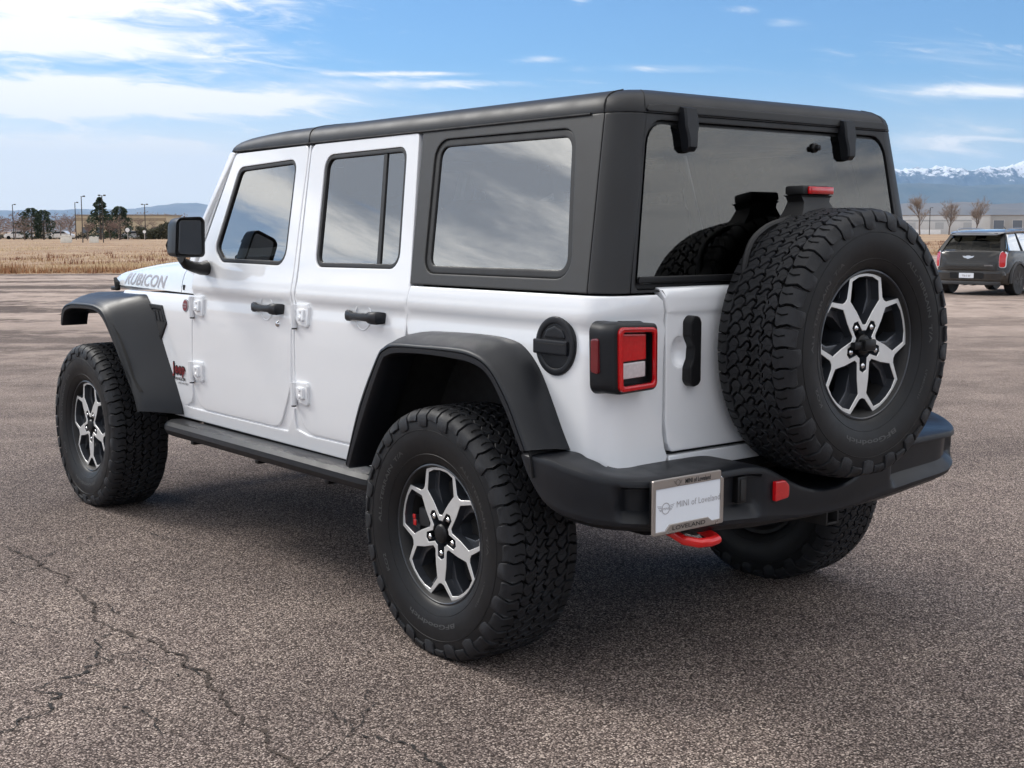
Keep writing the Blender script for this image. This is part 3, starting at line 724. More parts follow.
building('tan_building', at(124, 270), 19, 12, 4.6, (0.46, 0.38, 0.27), 'low tan building behind the evergreens and bare trees on the left',
         [(-7.5 + i * 3.0, 1.0, 1.3, 1.2) for i in range(6)], trimc=(0.30, 0.24, 0.18), bands=[(-9.4, 9.4, 3.5, 4.1, (0.30, 0.24, 0.17))])
building('white_warehouse', at(960, 460), 46, 30, 6.6, (0.55, 0.56, 0.57), 'long low white warehouse behind the bare cottonwoods',
         [], bands=[(-23, 23, 4.6, 5.1, (0.36, 0.38, 0.40)), (-23, -8, 0.1, 1.7, (0.8, 0.8, 0.8)), (-20, -17, 1.9, 4.2, (0.40, 0.42, 0.44)), (-10, -7, 1.9, 4.2, (0.40, 0.42, 0.44)), (0, 3.4, 1.9, 4.2, (0.40, 0.42, 0.44))])
building('grey_office', at(1022, 400), 22, 16, 5.9, (0.34, 0.34, 0.34), 'grey office with blue windows behind the hatchback, at right',
         [(-8.4, 1.6, 3.2, 2.9), (-2.6, 1.6, 3.0, 2.9), (3.2, 1.6, 3.0, 2.9)], trimc=(0.6, 0.6, 0.6))

def utility_box(px, w, h, label):
    root = empty('utility_box', at(px, 150), -YAW + 0.15); m = basic('box_white', (0.68, 0.66, 0.60), 0.6, var=0.08)
    mb = MB(); box(mb, (-w / 2, -0.4, 0), (w / 2, 0.4, h * 0.86), m, 0.02); mb.build('cabinet', root)
    mb = MB(); box(mb, (-w / 2 - 0.05, -0.45, h * 0.86), (w / 2 + 0.05, 0.45, h * 0.92), m, 0.02)
    box(mb, (-w * 0.36, -0.2, h * 0.92), (-w * 0.2, 0.2, h), m, 0.01); box(mb, (w * 0.2, -0.2, h * 0.92), (w * 0.36, 0.2, h), m, 0.01); mb.build('lid', root)
    tag(root, label, 'utility box'); return root
utility_box(69, 1.15, 0.95, 'left and wider of the two white utility boxes in the dry field')
utility_box(96.5, 0.95, 0.80, 'right and narrower of the two white utility boxes in the dry field')
def round_sign(px, D, h, r, label):
    root = empty('road_sign', at(px, D)); mb = MB(); tube(mb, [(0, 0, 0), (0, 0, h)], 0.05, M_PFRAME, 6); mb.build('post', root)
    mb = MB(); c = Vector((0, 0, h)); n = -FWD; ring = [c + RGT * r * cos(a * pi / 4 + pi / 8) + Vector((0, 0, r * sin(a * pi / 4 + pi / 8))) for a in range(8)]
    m = basic('sign_white', (0.8, 0.8, 0.8), 0.5)
    mb.add([p + n * 0.08 for p in ring] + [p + n * 0.05 for p in ring], [list(range(8)), list(range(15, 7, -1))] + [[i, (i + 1) % 8, 8 + (i + 1) % 8, 8 + i] for i in range(8)], m); mb.build('sign_plate', root)
    tag(root, label, 'sign')
round_sign(130.3, 185, 1.55, 0.32, 'pale round sign on a post below the rounded evergreen')
round_sign(147, 185, 1.3, 0.24, 'smaller pale sign beside the lamp post at the brown hedge')

# far parked cars (a few pixels each)
def far_car(loc, rz, col, label):
    root = empty('parked_car', loc, rz); m = basic('far_car_paint', col, 0.3, coat=0.6); g = basic('far_car_glass', (0.03, 0.035, 0.04), 0.1)
    sil = rpoly([(-2.2, .3), (-2.25, .75), (-1.9, .95), (-1.2, 1.0), (-.6, 1.42), (.9, 1.45), (1.6, 1.0), (2.2, .85), (2.25, .3)], .12)
    mb = MB(); panel(mb, sil, lambda u, v, d: Vector((u, -0.85 + d, v)), m, T=1.7, r=0.06, g=0.6); panel(mb, sil, lambda u, v, d: Vector((u, 0.85 - d, v)), m, T=0.05, r=0.05, g=0.6); mb.build('body', root)
    mb = MB(); panel(mb, rpoly([(-1.1, 1.0), (-.55, 1.36), (.85, 1.38), (1.4, 1.0)], .05), lambda u, v, d: Vector((u, -0.87 + d, v)), g, T=0.02, g=0.5); mb.build('window', root)
    for x in (-1.4, 1.4):
        mb = MB(); lathe(mb, [(-0.9, 0.001), (-0.9, 0.2), (-0.88, .32), (-0.68, .32), (-0.66, .001)], M_GROOVE, 14, 'y', (x, 0, .32)); mb.build('wheel', root)
    tag(root, label, 'car', 'cars parked along the far edge of the field')
far_car(at(22, 218), -YAW, (0.7, 0.7, 0.7), 'far silver car beside the evergreen pair at far left')
far_car(at(63, 218), -YAW, (0.72, 0.72, 0.72), 'far white car behind the left utility box')
far_car(at(138, 219), -YAW, (0.35, 0.37, 0.40), 'far grey car between the pale signs')

# haze -------------------------------------------------------------------------
def build_haze():
    m = bpy.data.materials.new('haze_air'); m.use_nodes = True; nt = m.node_tree; nt.nodes.clear()
    out = nd(nt, 'ShaderNodeOutputMaterial'); v = nd(nt, 'ShaderNodeVolumePrincipled')
    v.inputs['Color'].default_value = (0.38, 0.64, 1.0, 1); v.inputs['Density'].default_value = HAZE; v.inputs['Anisotropy'].default_value = 0.1
    nt.links.new(v.outputs[0], out.inputs['Volume'])
    mb = MB(); box(mb, (-43000, -43000, -3), (43000, 43000, 2600), m); o = mb.build('haze', weld=0, smooth=False)
    tag(o, 'thin blue haze in the air over the plain', 'haze', kind='stuff')
HAZE = 2.1e-5
build_haze()

# ================================================================== THE WHITE OFF-ROAD SUV
SUV = empty('off_road_suv')
tag(SUV, 'white off-road SUV with black hardtop and spare wheel on its tailgate, nearest the camera', 'SUV')
RT, ZC = 0.4106, 0.3986          # tyre radius, axle height
TX = 0.781                       # wheel centre plane

# ---- wheel (built about its own centre, outer face towards -X) --------------
TYRE_SEC = [(0.0, .4040), (.040, .4038), (.080, .4028), (.105, .4012), (.118, .3985), (.1280, .3915), (.1340, .381), (.1378, .366), (.1400, .345),
            (.1410, .322), (.1395, .300), (.1350, .278), (.1290, .260), (.1230, .246), (.1180, .237), (.1120, .230), (.1060, .2275)]
_acc = [0.0]
for i in range(1, len(TYRE_SEC)):
    _acc.append(_acc[-1] + math.hypot(TYRE_SEC[i][0] - TYRE_SEC[i - 1][0], TYRE_SEC[i][1] - TYRE_SEC[i - 1][1]))
def tyre_pt(w, h):
    """axial offset and radius at distance w along the half section, raised by h"""
    s = 1 if w >= 0 else -1; a = min(abs(w), _acc[-1] - 1e-6); i = 0
    while _acc[i + 1] < a: i += 1
    t = (a - _acc[i]) / (_acc[i + 1] - _acc[i]); p, q = TYRE_SEC[i], TYRE_SEC[i + 1]
    def nrm(k):
        p0, p1 = TYRE_SEC[max(k - 1, 0)], TYRE_SEC[min(k + 1, len(TYRE_SEC) - 1)]
        n = Vector((-(p1[1] - p0[1]), p1[0] - p0[0])); n.normalize(); return n
    n = nrm(i).lerp(nrm(i + 1), t); x = p[0] + (q[0] - p[0]) * t; r = p[1] + (q[1] - p[1]) * t
    if a < 1e-9: n = Vector((0, 1))
    return s * (x + n.x * h), r + n.y * h
def tyre_fn(ang, w, h):
    x, r = tyre_pt(w, h); y = r * sin(ang); z = r * cos(ang)
    if z < -ZC + 0.0: z = -ZC + 0.0 - 0.0005
    return Vector((x, y, z))
def build_tyre():
    mb = MB(); seg = 144
    # carcass: outer side, tread base, inner side
    ws = [-a for a in reversed(_acc[1:])] + _acc
    for k0, k1, mat in ((0, len(ws) - 1, None),):
        rows = [[tyre_fn(2 * pi * k / seg, w, 0) for w in ws] for k in range(seg)]
        n = len(ws)
        for k in range(seg):
            a, b = rows[k], rows[(k + 1) % seg]
            for j in range(n - 1):
                wm = abs((ws[j] + ws[j + 1]) / 2)
                mb.add([a[j], a[j + 1], b[j + 1], b[j]], [[0, 1, 2, 3]], M_GROOVE if wm < 0.128 else M_SIDEW)
    R0 = 0.405; N = 21; PW = 2 * pi / N            # pitches around
    def tri(t): t = t % 1.0; return 4 * abs(t - 0.5) - 1
    def trap(t): return max(-1, min(1, 1.9 * tri(t)))
    NC = 62; rowsW = [-.083, -.043, -.0005, .042, .083]; CPW = 2 * pi / NC
    def zig(t, flat=.22):
        t = t % 1.0; q = 4 * abs(t - .5) - 1; return max(-1, min(1, q / (1 - flat)))
    def warp(i, j, a, b):
        S = (i + a); J = j + b; jj = min(3, int(J + 1e-6)); w = rowsW[jj] + (rowsW[jj + 1] - rowsW[jj]) * (J - jj)
        # boundaries between rows weave from side to side, dividers between blocks step across
        w += .0062 * zig(S + .25 * jj + .5 * (jj % 2) * 0) * (0 if False else 1)
        s = S * CPW + (.0062 / R0) * zig(J + .12) + (.011 / R0) * (J - 2) + .37 * CPW * math.floor(J + 1e-6 if b < .5 else J - 1e-6) * 0
        return s, w
    prof = [(0, 0.0), (0, 0.0098), (.0010, 0.0110)]
    def emit(poly, hmax=0.0112, mat=M_TREAD, gr=0.0024, taper=None):
        # poly in (arc metres, w)
        poly = [(s + .0042 * noise.noise(Vector((cos(s / R0) * 9, sin(s / R0) * 9, w * 55))), w + (.0032 * noise.noise(Vector((cos(s / R0) * 11, sin(s / R0) * 11, w * 40 + 30))) if abs(w) < .12 else 0)) for s, w in poly]
        q = ccw(poly); q = inset(q, gr); n = len(q)
        if area2(q) < 1e-5: return
        rings = [(0.0, -0.0006, 0.0), (0.0, hmax - 0.0016, -0.0), (0.0012, hmax, 0.0)]
        P = []
        for off, h, _ in rings:
            qq = inset(q, off) if off else q
            for s, w in qq:
                hh = h if taper is None else h * taper(w)
                P.append(tyre_fn(s / R0, w, hh))
        F = []
        for k in range(2):
            for i in range(n): F.append([k * n + i, k * n + (i + 1) % n, (k + 1) * n + (i + 1) % n, (k + 1) * n + i])
        top = [Vector((a[0], a[1], 0)) for a in inset(q, rings[-1][0])]
        r_ = delaunay_2d_cdt([Vector((a.x, a.y)) for a in top], [(i, (i + 1) % n) for i in range(n)], [], 1, 1e-9)
        if len(r_[0]) == n:
            for t in r_[2]: F.append([2 * n + r_[3][i][0] for i in t])
        else: F.append([2 * n + i for i in range(n)])
        mb.add(P, F, mat)
    ns = 6
    for i in range(NC):
        for j in range(4):
            off = (.42 if j % 2 else 0)
            poly = []
            for k in range(ns): poly.append(warp(i + off, j, k / ns, 0.0))
            for k in range(ns): poly.append(warp(i + off, j, 1.0, k / ns))
            for k in range(ns): poly.append(warp(i + off, j, 1 - k / ns, 1.0 - 1e-7))
            for k in range(ns): poly.append(warp(i + off, j, 0.0, (1 - k / ns) - 1e-7))
            poly = [(s * R0, w) for s, w in poly]
            emit(poly, gr=.0031)
            # sipe across the block
            sp = [warp(i + off, j, .5, t) for t in (.12, .5, .88)]
            for (sa, wa), (sb, wb) in zip(sp, sp[1:]):
                mb.add([tyre_fn(sa, wa, .0114), tyre_fn(sb, wb, .0114), tyre_fn(sb + .0011 / R0, wb, .0114), tyre_fn(sa + .0011 / R0, wa, .0114)], [[0, 1, 2, 3]], M_GROOVE)
    # shoulder lugs running over the edge, alternately long and short
    for side in (-1, 1):
        for i in range(2 * N):
            s0 = (i * 0.5 + 0.1 + (0.25 if side > 0 else 0)) * PW * R0; p = 0.5 * PW * R0
            long_ = i % 2 == 0
            o = side
            e = .1745 if long_ else .1575
            poly = [(s0 + .000, .084), (s0 + .008, .094), (s0 + .004, .108), (s0 + .001, .122), (s0 + .006, .138), (s0 + .004, e - .006), (s0 + .008, e),
                    (s0 + p * .55, e + (.004 if long_ else -.002)), (s0 + p * .95, e - .002), (s0 + p + .003, e - .010), (s0 + p + .006, .138), (s0 + p + .001, .122), (s0 + p + .004, .108), (s0 + p + .008, .094), (s0 + p, .084), (s0 + p * .5, .0795)]
            poly = [(a, b * o) for a, b in poly]
            emit(poly, taper=lambda w: 1.0 if abs(w) < .128 else max(0.34, 1.0 - (abs(w) - .128) / .048 * 0.66), gr=.0036)
            # a stepped slot in each lug reads as the sipe
            sl = [(s0 + p * .42, .088), (s0 + p * .50, .088), (s0 + p * .58, .104), (s0 + p * .50, .120), (s0 + p * .42, .120), (s0 + p * .50, .104)]
            sl = [(a, b * o) for a, b in sl]; q = ccw(sl); P = [tyre_fn(a / R0, w, .0115) for a, w in q]
            mb.add(P, [list(range(len(q)))], M_GROOVE)
    # rings and lettering on the outer sidewall
    for a0, a1, h in ((.1815, .1835, .0012), (.262, .2645, .0010)):
        for o in (-1, 1):
            rows = [[tyre_fn(2 * pi * k / seg, o * a0, 0), tyre_fn(2 * pi * k / seg, o * (a0 + .0006), h), tyre_fn(2 * pi * k / seg, o * (a1 - .0006), h), tyre_fn(2 * pi * k / seg, o * a1, 0)] for k in range(seg)]
            grid(mb, rows, M_SIDEW, closed_v=True)
    def side_text(s, centre, height, wpos, width, bold=.02):
        # seen from outside (-X), the reader's right is -Y at the top of the wheel
        R = tyre_pt(-wpos, 0)[1]; aw = width / R
        text_on(mb, s, lambda u, v: tyre_fn(centre - (u - aw / 2) * 1.0 if False else (centre + aw / 2 - u), -(wpos - v), .0010) , 0, 0, aw, height, M_LETTER, bold=bold)
    side_text('BFGoodrich', radians(0 + 180), .021, .236, .25)
    side_text('ALL-TERRAIN  T/A', radians(62), .019, .234, .30)
    side_text('KO2', radians(118), .019, .234, .06)
    side_text('ALL-TERRAIN  T/A', radians(-62), .019, .234, .30)
    side_text('LT285/70R17', radians(-118), .010, .232, .10)
    return mb.build('tyre', None, angle=40, weld=1e-5)
TYRE = build_tyre()

def pol(r, deg): a = radians(deg); return (r * cos(a), r * sin(a))
def build_rim_meshes():
    """returns dict of mesh objects for one wheel (outer face to -X)"""
    fx = lambda dx: (lambda u, v, d: Vector((dx + d, -u, v)))
    out = {}
    XF = -.101
    # barrel and flange
    mb = MB()
    lathe(mb, [(-.1125, .2225), (-.1145, .2250), (-.1130, .2290), (-.1080, .2300), (-.105, .2275)], M_RIMDARK, 96)
    lathe(mb, [(-.1125, .2225), (-.106, .2195), (-.098, .2150), (-.080, .2100), (-.05, .200), (.09, .2000), (.110, .2150), (.114, .2290)], M_STEEL, 96)
    # dark backs of the spokes: broad flanks that show inside the windows
    for k in range(5):
        a = -90 + 72 * k
        pts = [pol(.050, a - 36), pol(.055, a + 36), pol(.10, a + 17), pol(.150, a + 17), pol(.209, a + 24), pol(.209, a + 14), pol(.165, a), pol(.209, a - 14), pol(.209, a - 24), pol(.150, a - 17), pol(.10, a - 17)]
        pts = [pol(.050, a - 30), pol(.050, a + 30), pol(.095, a + 21), pol(.150, a + 19), pol(.209, a + 26), pol(.209, a + 13), pol(.165, a), pol(.209, a - 13), pol(.209, a - 26), pol(.150, a - 19), pol(.095, a - 21)]
        panel(mb, pts, fx(XF + .026), M_RIMDARK, T=.045, r=.004, g=.03)
    # hub drum behind, closing the centre
    lathe(mb, [(-.072, .001), (-.072, .078), (-.04, .085), (.02, .085)], M_RIMDARK, 40)
    out['rim'] = mb
    # machined face
    outer = []
    for k in range(5):
        c = 90 + 72 * k
        for q in range(9): outer.append(pol(.2175, c - 20.8 + 41.6 * q / 8))
        outer += [pol(.168, c + 31.5), pol(.164, c + 36), pol(.168, c + 40.5)]
    holes = []
    def rot(p, deg): a = radians(deg - 90); return (p[0] * cos(a) - p[1] * sin(a), p[0] * sin(a) + p[1] * cos(a))
    win = [(-.0650, .1930), (-.035, .2055), (0, .2085), (.035, .2055), (.0650, .1930), (.0715, .134), (.0385, .101), (.007, .062), (-.007, .062), (-.0385, .101), (-.0715, .134)]
    for k in range(5): holes.append(rpoly([rot(p, 90 + 72 * k) for p in win], .004, 2))
    hub = []
    for k in range(5):
        a = -90 + 72 * k
        hub += [pol(.044, a - 36), pol(.044, a - 24), pol(.060, a - 17), pol(.079, a - 12), pol(.085, a), pol(.079, a + 12), pol(.060, a + 17), pol(.044, a + 24)]
    holes.append(hub)
    mb = MB(); panel(mb, outer, fx(XF), M_RIMFACE, holes=holes, T=.026, r=.0012, g=.03, edge_mat=M_RIMDARK, prof=[(-.004, .028), (0, .0012), (.0012, 0)])
    out['spoke_face'] = mb
    mb = MB(); lathe(mb, [(-.108, .001), (-.108, .018), (-.1055, .027), (-.100, .0315), (-.080, .034), (-.07, .034)], M_BLACK, 32)
    for k in range(5): 
        a = radians(18 + 72 * k); box(mb, (-.086, -.006, -.006), (-.075, .006, .006), M_BLACK, .002, Matrix.Translation((0, cos(a) * .038, sin(a) * .038)))
    out['hub_cap'] = mb
    mb = MB()
    box(mb, (-.0865, .162, -.004), (-.082, .178, .016), M_RED, .002)
    box(mb, (-.0865, .166, .018), (-.082, .180, .034), M_RED, .002)
    out['rim_emblem'] = mb
    # brake disc
    mb = MB(); lathe(mb, [(-.035, .08), (-.035, .165), (-.01, .165), (-.01, .08)], M_STEEL, 40)
    box(mb, (-.075, .10, -.06), (.02, .165, .06), M_STEEL, .01)
    out['brake_disc'] = mb
    return out
def lug_mb():
    mb = MB()
    lathe(mb, [(-.104, .001), (-.1035, .005), (-.100, .0085), (-.088, .0100), (-.080, .0105), (-.070, .0105)], M_CHROME, 6 * 2)
    return mb
_rm = {k: mb.build(k, None, angle=30) for k, mb in build_rim_meshes().items()}
_lug = lug_mb().build('lug_nut', None)
# the rim emblem sits on the inner rim barrel, at nine o'clock as one looks at the wheel
def wheel(name, parent, loc, rz, emblem=False, first=False, label=None):
    w = empty(name, loc, rz, parent)
    def put(src, nm, off=(0, 0, 0)):
        if first and off == (0, 0, 0) and src is not _lug: o = src
        else: o = src.copy(); COL.objects.link(o)
        o.name = nm; o.parent = w; o.location = off; return o
    put(TYRE, 'tyre')
    for k in ('rim', 'spoke_face', 'hub_cap', 'brake_disc'): put(_rm[k], k)
    if emblem: put(_rm['rim_emblem'], 'rim_emblem')
    for k in range(5):
        a = radians(-90 + 72 * k); put(_lug, 'lug_nut', (0, -.0645 * cos(a), .0645 * sin(a)))
    return w
wheel('wheel', SUV, (-TX, 0, ZC), 0, True, True)
wheel('wheel', SUV, (-TX, 3.008, ZC), 0)
wheel('wheel', SUV, (TX, 0, ZC), pi)
wheel('wheel', SUV, (TX, 3.008, ZC), pi)
spare = wheel('spare_wheel', SUV, (0.057, -.8256, 1.0224), pi / 2); spare.scale = (1.005, 1.009, 1.009)
for o in list(spare.children):
    if o.name.startswith('brake_disc'): bpy.data.objects.remove(o)
bpy.data.objects.remove(_lug)

# ---- body surfaces ----------------------------------------------------------
_xs = [(-9, .765), (.50, .765), (.56, .776), (.62, .784), (.75, .7875), (.95, .7875), (1.04, .7835), (1.078, .7785), (1.094, .7795), (1.110, .7862), (1.125, .7880), (1.150, .7855), (1.175, .7800), (1.190, .7755), (1.74, .660), (9, .660)]
def Xs(z):
    for (a, x0), (b, x1) in zip(_xs, _xs[1:]):
        if z <= b:
            t = (z - a) / (b - a)
            return x0 + (x1 - x0) * t
    return .66
def Xs_s(z): return (Xs(z - .006) + Xs(z) * 2 + Xs(z + .006)) / 4
VR = (1.05, 1.068, 1.080, 1.092, 1.102, 1.112, 1.125, 1.14, 1.16)
def Yr(z): return -.655 + (.09 * (z - 1.19) if z > 1.19 else 0) - .0055 * max(0, min(1, (z - 1.122) / .014)) * max(0, min(1, (1.20 - z) / .03))
RC = .085                                     # corner radius in plan
CS = -.655 + RC                               # y at which the side ends
CL = RC * pi / 2
def wrap(s):
    """surface that runs down the side (u = y), round the rear corner and across the rear (u keeps falling)"""
    def fn(u, v, d=0.0):
        x0 = Xs_s(v); dy = Yr(v) + .655
        if u >= CS: return Vector((s * (x0 - d), u + dy * max(0, min(1, (CS + .35 - u) / .35)), v))
        a = min((CS - u) / RC, pi / 2); r = RC - d; cx = x0 - RC; cy = CS + dy
        if (CS - u) <= CL: return Vector((s * (cx + r * cos(a)), cy - r * sin(a), v))
        e = (CS - u) - CL
        return Vector((s * (cx - e), cy - r, v))
    return fn
def U_rear(xabs, z=1.0): return CS - CL - ((Xs(z) - RC) - xabs)
def rear(u, v, d=0.0): return Vector((u, Yr(v) + d, v))
def both(name, fnmaker, mat, outline, parent=SUV, names=None, **k):
    res = []
    for s in (-1, 1):
        mb = MB(); panel(mb, outline, fnmaker(s), mat, **k); res.append(mb.build(name, parent))
    return res

# rear quarter of the tub, with the wheel cut-out, wrapping round the corner to the tailgate
arch_in = [(.318, 1.005), (.26, 1.02), (.18, 1.022), (.05, 1.028), (-.13, 1.03), (-.24, 1.022), (-.30, 1.0), (-.37, .94), (-.425, .865), (-.47, .785), (-.505, .725)]
zt = 1.186
tub = [(.312, zt)] + [(.332, 1.06)] + arch_in + [(-.515, .66), (U_rear(.538, .66), .66), (U_rear(.515), .700), (U_rear(.528), .730), (U_rear(.5365), .775), (U_rear(.5365), .85), (U_rear(.5395), 1.138), (U_rear(.552), 1.168), (U_rear(.572, 1.18), zt)]
both('rear_quarter_panel', wrap, M_WHITE, tub, g=.03, T=.03, r=.004, vrows=VR)
# strip under the tailgate
mb = MB(); panel(mb, [(-.512, .655), (.60, .655), (.60, .703), (-.512, .703)], rear, M_WHITE, g=.06, T=.02, r=.004); mb.build('rear_sill', SUV)

# doors
fd = [(1.993, 1.181), (1.997, 1.0), (2.016, .70, .12), (1.960, .588, .10), (1.230, .588, .10), (1.135, .760, .12), (1.118, 1.02), (1.118, 1.18), (1.158, 1.706, .03), (1.775, 1.700, .035)]
fw = [(1.722, 1.640, .05), (1.236, 1.655, .05), (1.196, 1.236, .06), (1.748, 1.240, .07), (1.830, 1.295, .04)]
rdp = [(1.080, 1.18), (1.093, 1.00), (1.094, .72, .10), (1.035, .590, .10), (.53, .592), (.46, .73), (.40, .86), (.345, .965), (.332, 1.03), (.3145, 1.16), (.3145, 1.181), (.408, 1.709, .02), (1.136, 1.706, .03)]
rw = [(1.022, 1.660, .05), (.470, 1.665, .05), (.398, 1.240, .05), (.966, 1.236, .05)]
def door_side(s, fn):
    k = {}
    for nm, outl, win in (('front_door', fd, fw), ('rear_door', rdp, rw)):
        mb = MB(); W_ = rpoly(win, .05); panel(mb, rpoly(outl, 0.0), fn, M_WHITE, holes=[W_], g=.035, T=.03, r=.0035, vrows=VR)
        door = mb.build(nm, SUV)
        mb = MB(); q = ccw(W_)
        panel(mb, inset(q, .0005), lambda u, v, d: fn(u, v, d + .004), M_SEAL, holes=[inset(q, .017)], g=.05, T=.02, r=.003); mb.build('window_seal', door)
        mb = MB(); gq = inset(q, .015)
        if nm == 'rear_door':
            # fixed pane and sliding pane with the dark bar between
            xb = lambda z: .540 + (z - 1.24) * (.070 / .42)
            mb2 = MB(); bar = [(xb(1.23) - .009, 1.242), (xb(1.23) + .013, 1.242), (xb(1.66) + .013, 1.656), (xb(1.66) - .009, 1.656)]
            panel(mb2, bar, lambda u, v, d: fn(u, v, d + .007), M_SEAL, g=.08, T=.01, r=.002); mb2.build('window_divider', door)
        panel(mb, gq, lambda u, v, d: fn(u, v, d + .0125), M_GLASS, g=.05, T=.0001, prof=[(0, 0), (.002, 0)]); mb.build('window_glass', door)
        k[nm] = door
    return k
DOORS = {s: door_side(s, wrap(s)) for s in (-1, 1)}

# rocker strip under the doors and cowl side
both('rocker_panel', wrap, M_WHITE, [(2.35, .530), (2.33, .600), (2.20, .600), (2.05, .583), (1.96, .583), (1.1765, .583), (1.16, .605), (1.11, .68), (1.105, .60), (1.02, .584), (.56, .586), (.50, .60), (.47, .56), (.49, .522)], g=.06, T=.03, r=.004)
both('body_side', lambda s: (lambda f_: (lambda u, v, d=0: f_(u, v, d + .007)))(wrap(s)), M_WHITE, [(2.12, .54), (2.12, .78), (1.98, .80), (1.20, .80), (1.14, 1.0), (1.07, 1.0), (1.05, .80), (.56, .72), (.56, .54)], g=.06, T=.01, r=.001)
both('centre_post', wrap, M_WHITE, [(1.111, .70), (1.112, 1.02), (1.112, 1.18), (1.151, 1.704), (1.142, 1.704), (1.088, 1.18), (1.100, .99), (1.101, .70)], g=.05, T=.012, r=.001)

# windscreen frame side, header and glass
def wsf(s):
    f = wrap(s); return lambda u, v, d=0: f(u, v, d)
both('windscreen_pillar', wsf, M_WHITE, [(2.000, 1.180), (2.075, 1.195), (2.010, 1.415), (1.835, 1.712), (1.782, 1.704), (1.979, 1.415), (2.006, 1.229)], g=.05, T=.05, r=.006)
def screen(u, v, d=0):      # u across, v up the slope 0..1
    z = 1.20 + .51 * v; y = 2.085 - .27 * v - d * .85; return Vector((u * (1 - .115 * v), y + .0, z))
mb = MB(); panel(mb, rpoly([(-.745, -.02), (.745, -.02), (.745, 1.0), (-.745, 1.0)], .03), screen, M_WHITE, holes=[rpoly([(-.68, .08), (.68, .08), (.68, .90), (-.68, .90)], .06)], g=.09, T=.03, r=.006); fr = mb.build('windscreen_frame', SUV)
mb = MB(); panel(mb, rpoly([(-.69, .07), (.69, .07), (.69, .91), (-.69, .91)], .06), lambda u, v, d: screen(u, v, d + .012), M_CLEAR, g=.2, T=.0001, prof=[(0, 0), (.003, 0)]); mb.build('windscreen_glass', fr)

# fender side, cowl and hood ----------------------------------------------------
def fender(s):
    def f(u, v, d=0):
        x = Xs_s(min(v, 1.03)); t = max(0, (v - 1.03) / .065)
        x -= .030 * t ** 2.2
        return Vector((s * (x - d), u, v))
    return f
both('front_fender', fender, M_WHITE, rpoly([(1.999, 1.088), (2.8, 1.085), (2.8, 1.0), (2.50, 1.0), (2.33, .80), (2.16, .585), (2.10, .585), (2.022, .62, .05), (2.022, .70), (2.0025, 1.0)], .004), g=.03, T=.03, r=.004)
def hood_w(y):     # half width at the hood's lower side edge
    t = max(0.0, min(1.0, (y - 2.0) / 1.42)); return .757 - .150 * t ** 1.15
def hood_z(y):     # height of the hood's crown
    t = max(0.0, (y - 2.15) / 1.3); return 1.262 - .075 * t - .045 * t ** 3
def hood_section(y, zlow=1.094):
    w = hood_w(y); zt_ = hood_z(y); r = []
    for k, (fx_, fz) in enumerate(((1, 0), (.998, .12), (.990, .30), (.975, .50), (.950, .68), (.910, .82), (.850, .905), (.76, .945), (.60, .965), (.52, .975), (.49, .995), (.45, 1.01), (.2, 1.02), (0, 1.02))):
        r.append((w * fx_, zlow + (zt_ - zlow) * fz))
    return r
def hood_strip(mb, ys, mat, drop=None):
    rows = []
    for y in ys:
        sec = hood_section(y); dz = drop(y) if drop else 0
        full = [(-x, z) for x, z in sec] + [(x, z) for x, z in reversed(sec[:-1])]
        rows.append([Vector((x * (1 - .25 * dz), y, max(1.05, z - dz * (z - 1.05) ))) for x, z in full])
    grid(mb, rows, mat, flip=True)
    # rolled lower edge
ys = [2.206 + i * .04 for i in range(29)] + [3.35, 3.38, 3.405, 3.42, 3.428]
nose = lambda y: max(0, (y - 3.24) / .19) ** 2.6
mb = MB(); hood_strip(mb, ys, M_WHITE, nose); hood = mb.build('hood', SUV, angle=50)
mb = MB(); hood_strip(mb, [2.000, 2.01, 2.05, 2.10, 2.15, 2.19, 2.200], M_WHITE); cowl = mb.build('cowl_panel', SUV, angle=50)
for s in (-1, 1):
    for y in (2.03, 2.17):
        mb = MB(); box(mb, (-.003, -.008, -.012), (.003, .008, .012), M_BLACK, .002, Matrix.Translation((s * (hood_w(y) * .999), y, 1.118))); mb.build('body_plug', cowl)
# hood decal and cowl louvres
def hood_side(y, z):
    sec = hood_section(y)
    for (x0, z0), (x1, z1) in zip(sec, sec[1:]):
        if z0 <= z <= z1 + 1e-9: t = (z - z0) / (z1 - z0); return Vector((-(x0 + (x1 - x0) * t) - .0015, y, z))
    return Vector((-sec[-1][0], y, z))
mb = MB(); text_on(mb, 'RUBICON', lambda u, v: hood_side(u, v), 3.085, 1.106, -.66, .056 / .70, M_GREYDECAL, bold=.02, spacing=1.05, shear=.22); mb.build('hood_decal', hood)
for s in (-1, 1):           # hood latch
    mb = MB(); x = s * (hood_w(3.2) + .012)
    tube(mb, [(x, 3.18, 1.070), (x, 3.185, 1.105), (x, 3.21, 1.13)], [.014, .016, .009], M_BLACK, 8, flat=.7)
    box(mb, (x - .012, 3.17, 1.066), (x + .012, 3.25, 1.086), M_BLACK, .006); mb.build('hood_latch', hood)

